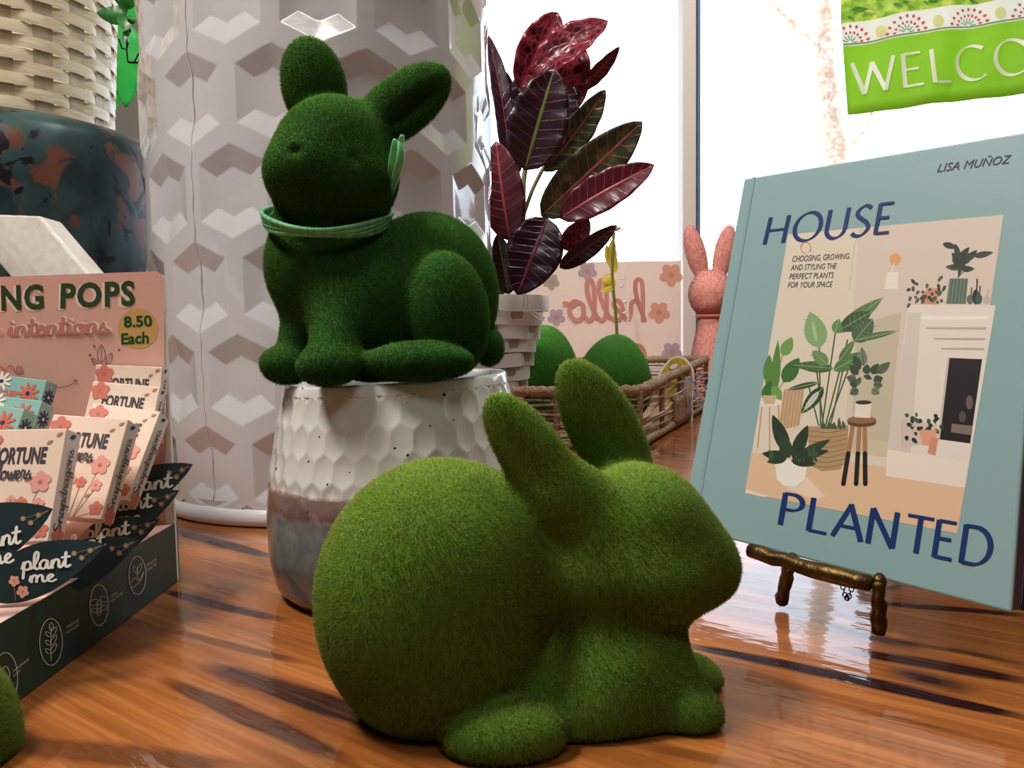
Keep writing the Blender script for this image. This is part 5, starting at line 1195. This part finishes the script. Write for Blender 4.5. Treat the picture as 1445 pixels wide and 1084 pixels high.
for q in range(nl-1):
    mb.k = 0; mi = 0 if q < 6 else (1 if q < 8 else 2); mb.f += [(i*nl+q, (i+1)*nl+q, (i+1)*nl+q+1, i*nl+q+1) for i in range(cols)]; mb.m += [mi]*cols
mb.v = [tuple(v) for v in vs]
cloth = mb.obj('cloth', [fg, prt[0], prt[3]], fl, smooth=True); so = cloth.modifiers.new('s', 'SOLIDIFY'); so.thickness = .0008; so.offset = -1
d = MB()
def fgrid(x0, x1, yf0, yf1, mi, lift, n=30):
    vs = []; 
    for i in range(n+1):
        x = x0+(x1-x0)*i/n; vs += [fq(x, yf0(x), lift), fq(x, (yf0(x)+yf1(x))/2, lift), fq(x, yf1(x), lift)]
    d.add(vs, [(3*i+k, 3*i+3+k, 3*i+4+k, 3*i+1+k) for i in range(n) for k in (0, 1)], mi)
dd_ = lambda lift: (lambda x, y: fq(x, y, lift))
fgrid(1190, 1680, lambda x: bl0(x)-1.5, lambda x: bl0(x)-3.5, 2, .0016)
for q in range(-1, 6):
    cx = 1280+88*q if q >= 0 else 1200; cy = bl0(cx)-4
    if q == 0: cx = 1278
    if cx > 1660: continue
    for k in range(9):
        a = PI*(k+.5)/9; 
        for r, r1, wv in ((15, 20, 3.6), (24, 30, 4.2)):
            x0, y0 = cx+r*math.cos(a), bl0(cx+r*math.cos(a))-3-r*.9*math.sin(a); x1, y1 = cx+r1*math.cos(a), bl0(cx+r1*math.cos(a))-3-r1*.9*math.sin(a)
            if x0 > 1191: d.poly(leaf2((x0, y0), (x1+.1, y1), wv, 5), dd_(.0018), 1)
    for k in range(6):
        a = PI*(k+.5)/6; stroke(d, [(cx+4*math.cos(a), cy-4*math.sin(a)), (cx+11*math.cos(a), cy-11*math.sin(a))], 1.4, dd_(.0018), 2)
    if cx+44 < 1660: d.poly(ell(cx+44, bl0(cx+44)-14, 8, 9, 8), dd_(.0017), 5)
rd = random.Random(9)
for q in range(60):
    x = rd.uniform(1195, 1600); y = bt0(x)-rd.uniform(2, 60); a = rd.uniform(-.6, .6); l = rd.uniform(6, 26)
    d.poly(leaf2((x, y), (x+l*math.cos(a), y-l*math.sin(a)), l*.35, 5), dd_(.0018+q*5e-6), rd.choice([4, 4, 5, 3, 2]))
text_strokes(d, 'WELCOME', CAP, ((1206, 133), (1570, 88), (1560, 36), (1203, 88)), dd_(.0022), .12, 6, thin=.03, smooth=False, round_=False, track=.1)
# serifs
d.obj('flag_print', prt, cloth)
a = fpl.at(1150, -330, 0); b_ = fpl.at(1720, -520, 0); mb = MB(); mb.tube([a, b_], .004, 8); mb.obj('rod', M('rod_white', (230, 230, 226), .4), fl)
for t in (.08, .9):
    p = a.lerp(b_, t); mb = MB(); mb.tube([p, Vector((p.x, p.y, 2.1))], .0015, 6); mb.obj('cord', whitec, fl)
# ================================================================== OUTSIDE TREE
bark = M('overexposed_bark', (252, 244, 230), .95, var=(226, 190, 158), vscale=22, bump=.8, bscale=30)  # near-white mottling puts the overexposed sun speckle into the bark colour
tr_ = thing('street_tree', 'sunlit tan tree trunk outside the window above the book', 'tree', P(1200, 600, 6.0)); 
T0 = P(1180, 230, 6.0)
def limb(nm, pts, r, par):
    mb = MB(); q = spline(pts, 6); n = len(q); mb.tube(q, [(r[0]+(r[1]-r[0])*i/(n-1))*random.uniform(.88, 1.14) for i in range(n)], 10); mb.obj(nm, bark, par, smooth=True)
g = P(1192, 500, 6.0); limb('trunk', [(g.x+.03, 6.0, -1.2), tuple(P(1190, 400, 6)), tuple(P(1181, 230, 6)), tuple(P(1166, 110, 6)), tuple(P(1162, 20, 6)), tuple(P(1150, -160, 6))], (.11, .06), tr_)
limb('branch', [tuple(P(1160, 80, 6)), tuple(P(1125, 40, 5.9)), tuple(P(1085, 0, 5.8)), tuple(P(1030, -80, 5.7))], (.03, .012), tr_)
limb('branch', [tuple(P(1186, 228, 6)), tuple(P(1210, 195, 6.1)), tuple(P(1228, 168, 6.1)), tuple(P(1240, 60, 6.1))], (.03, .012), tr_)
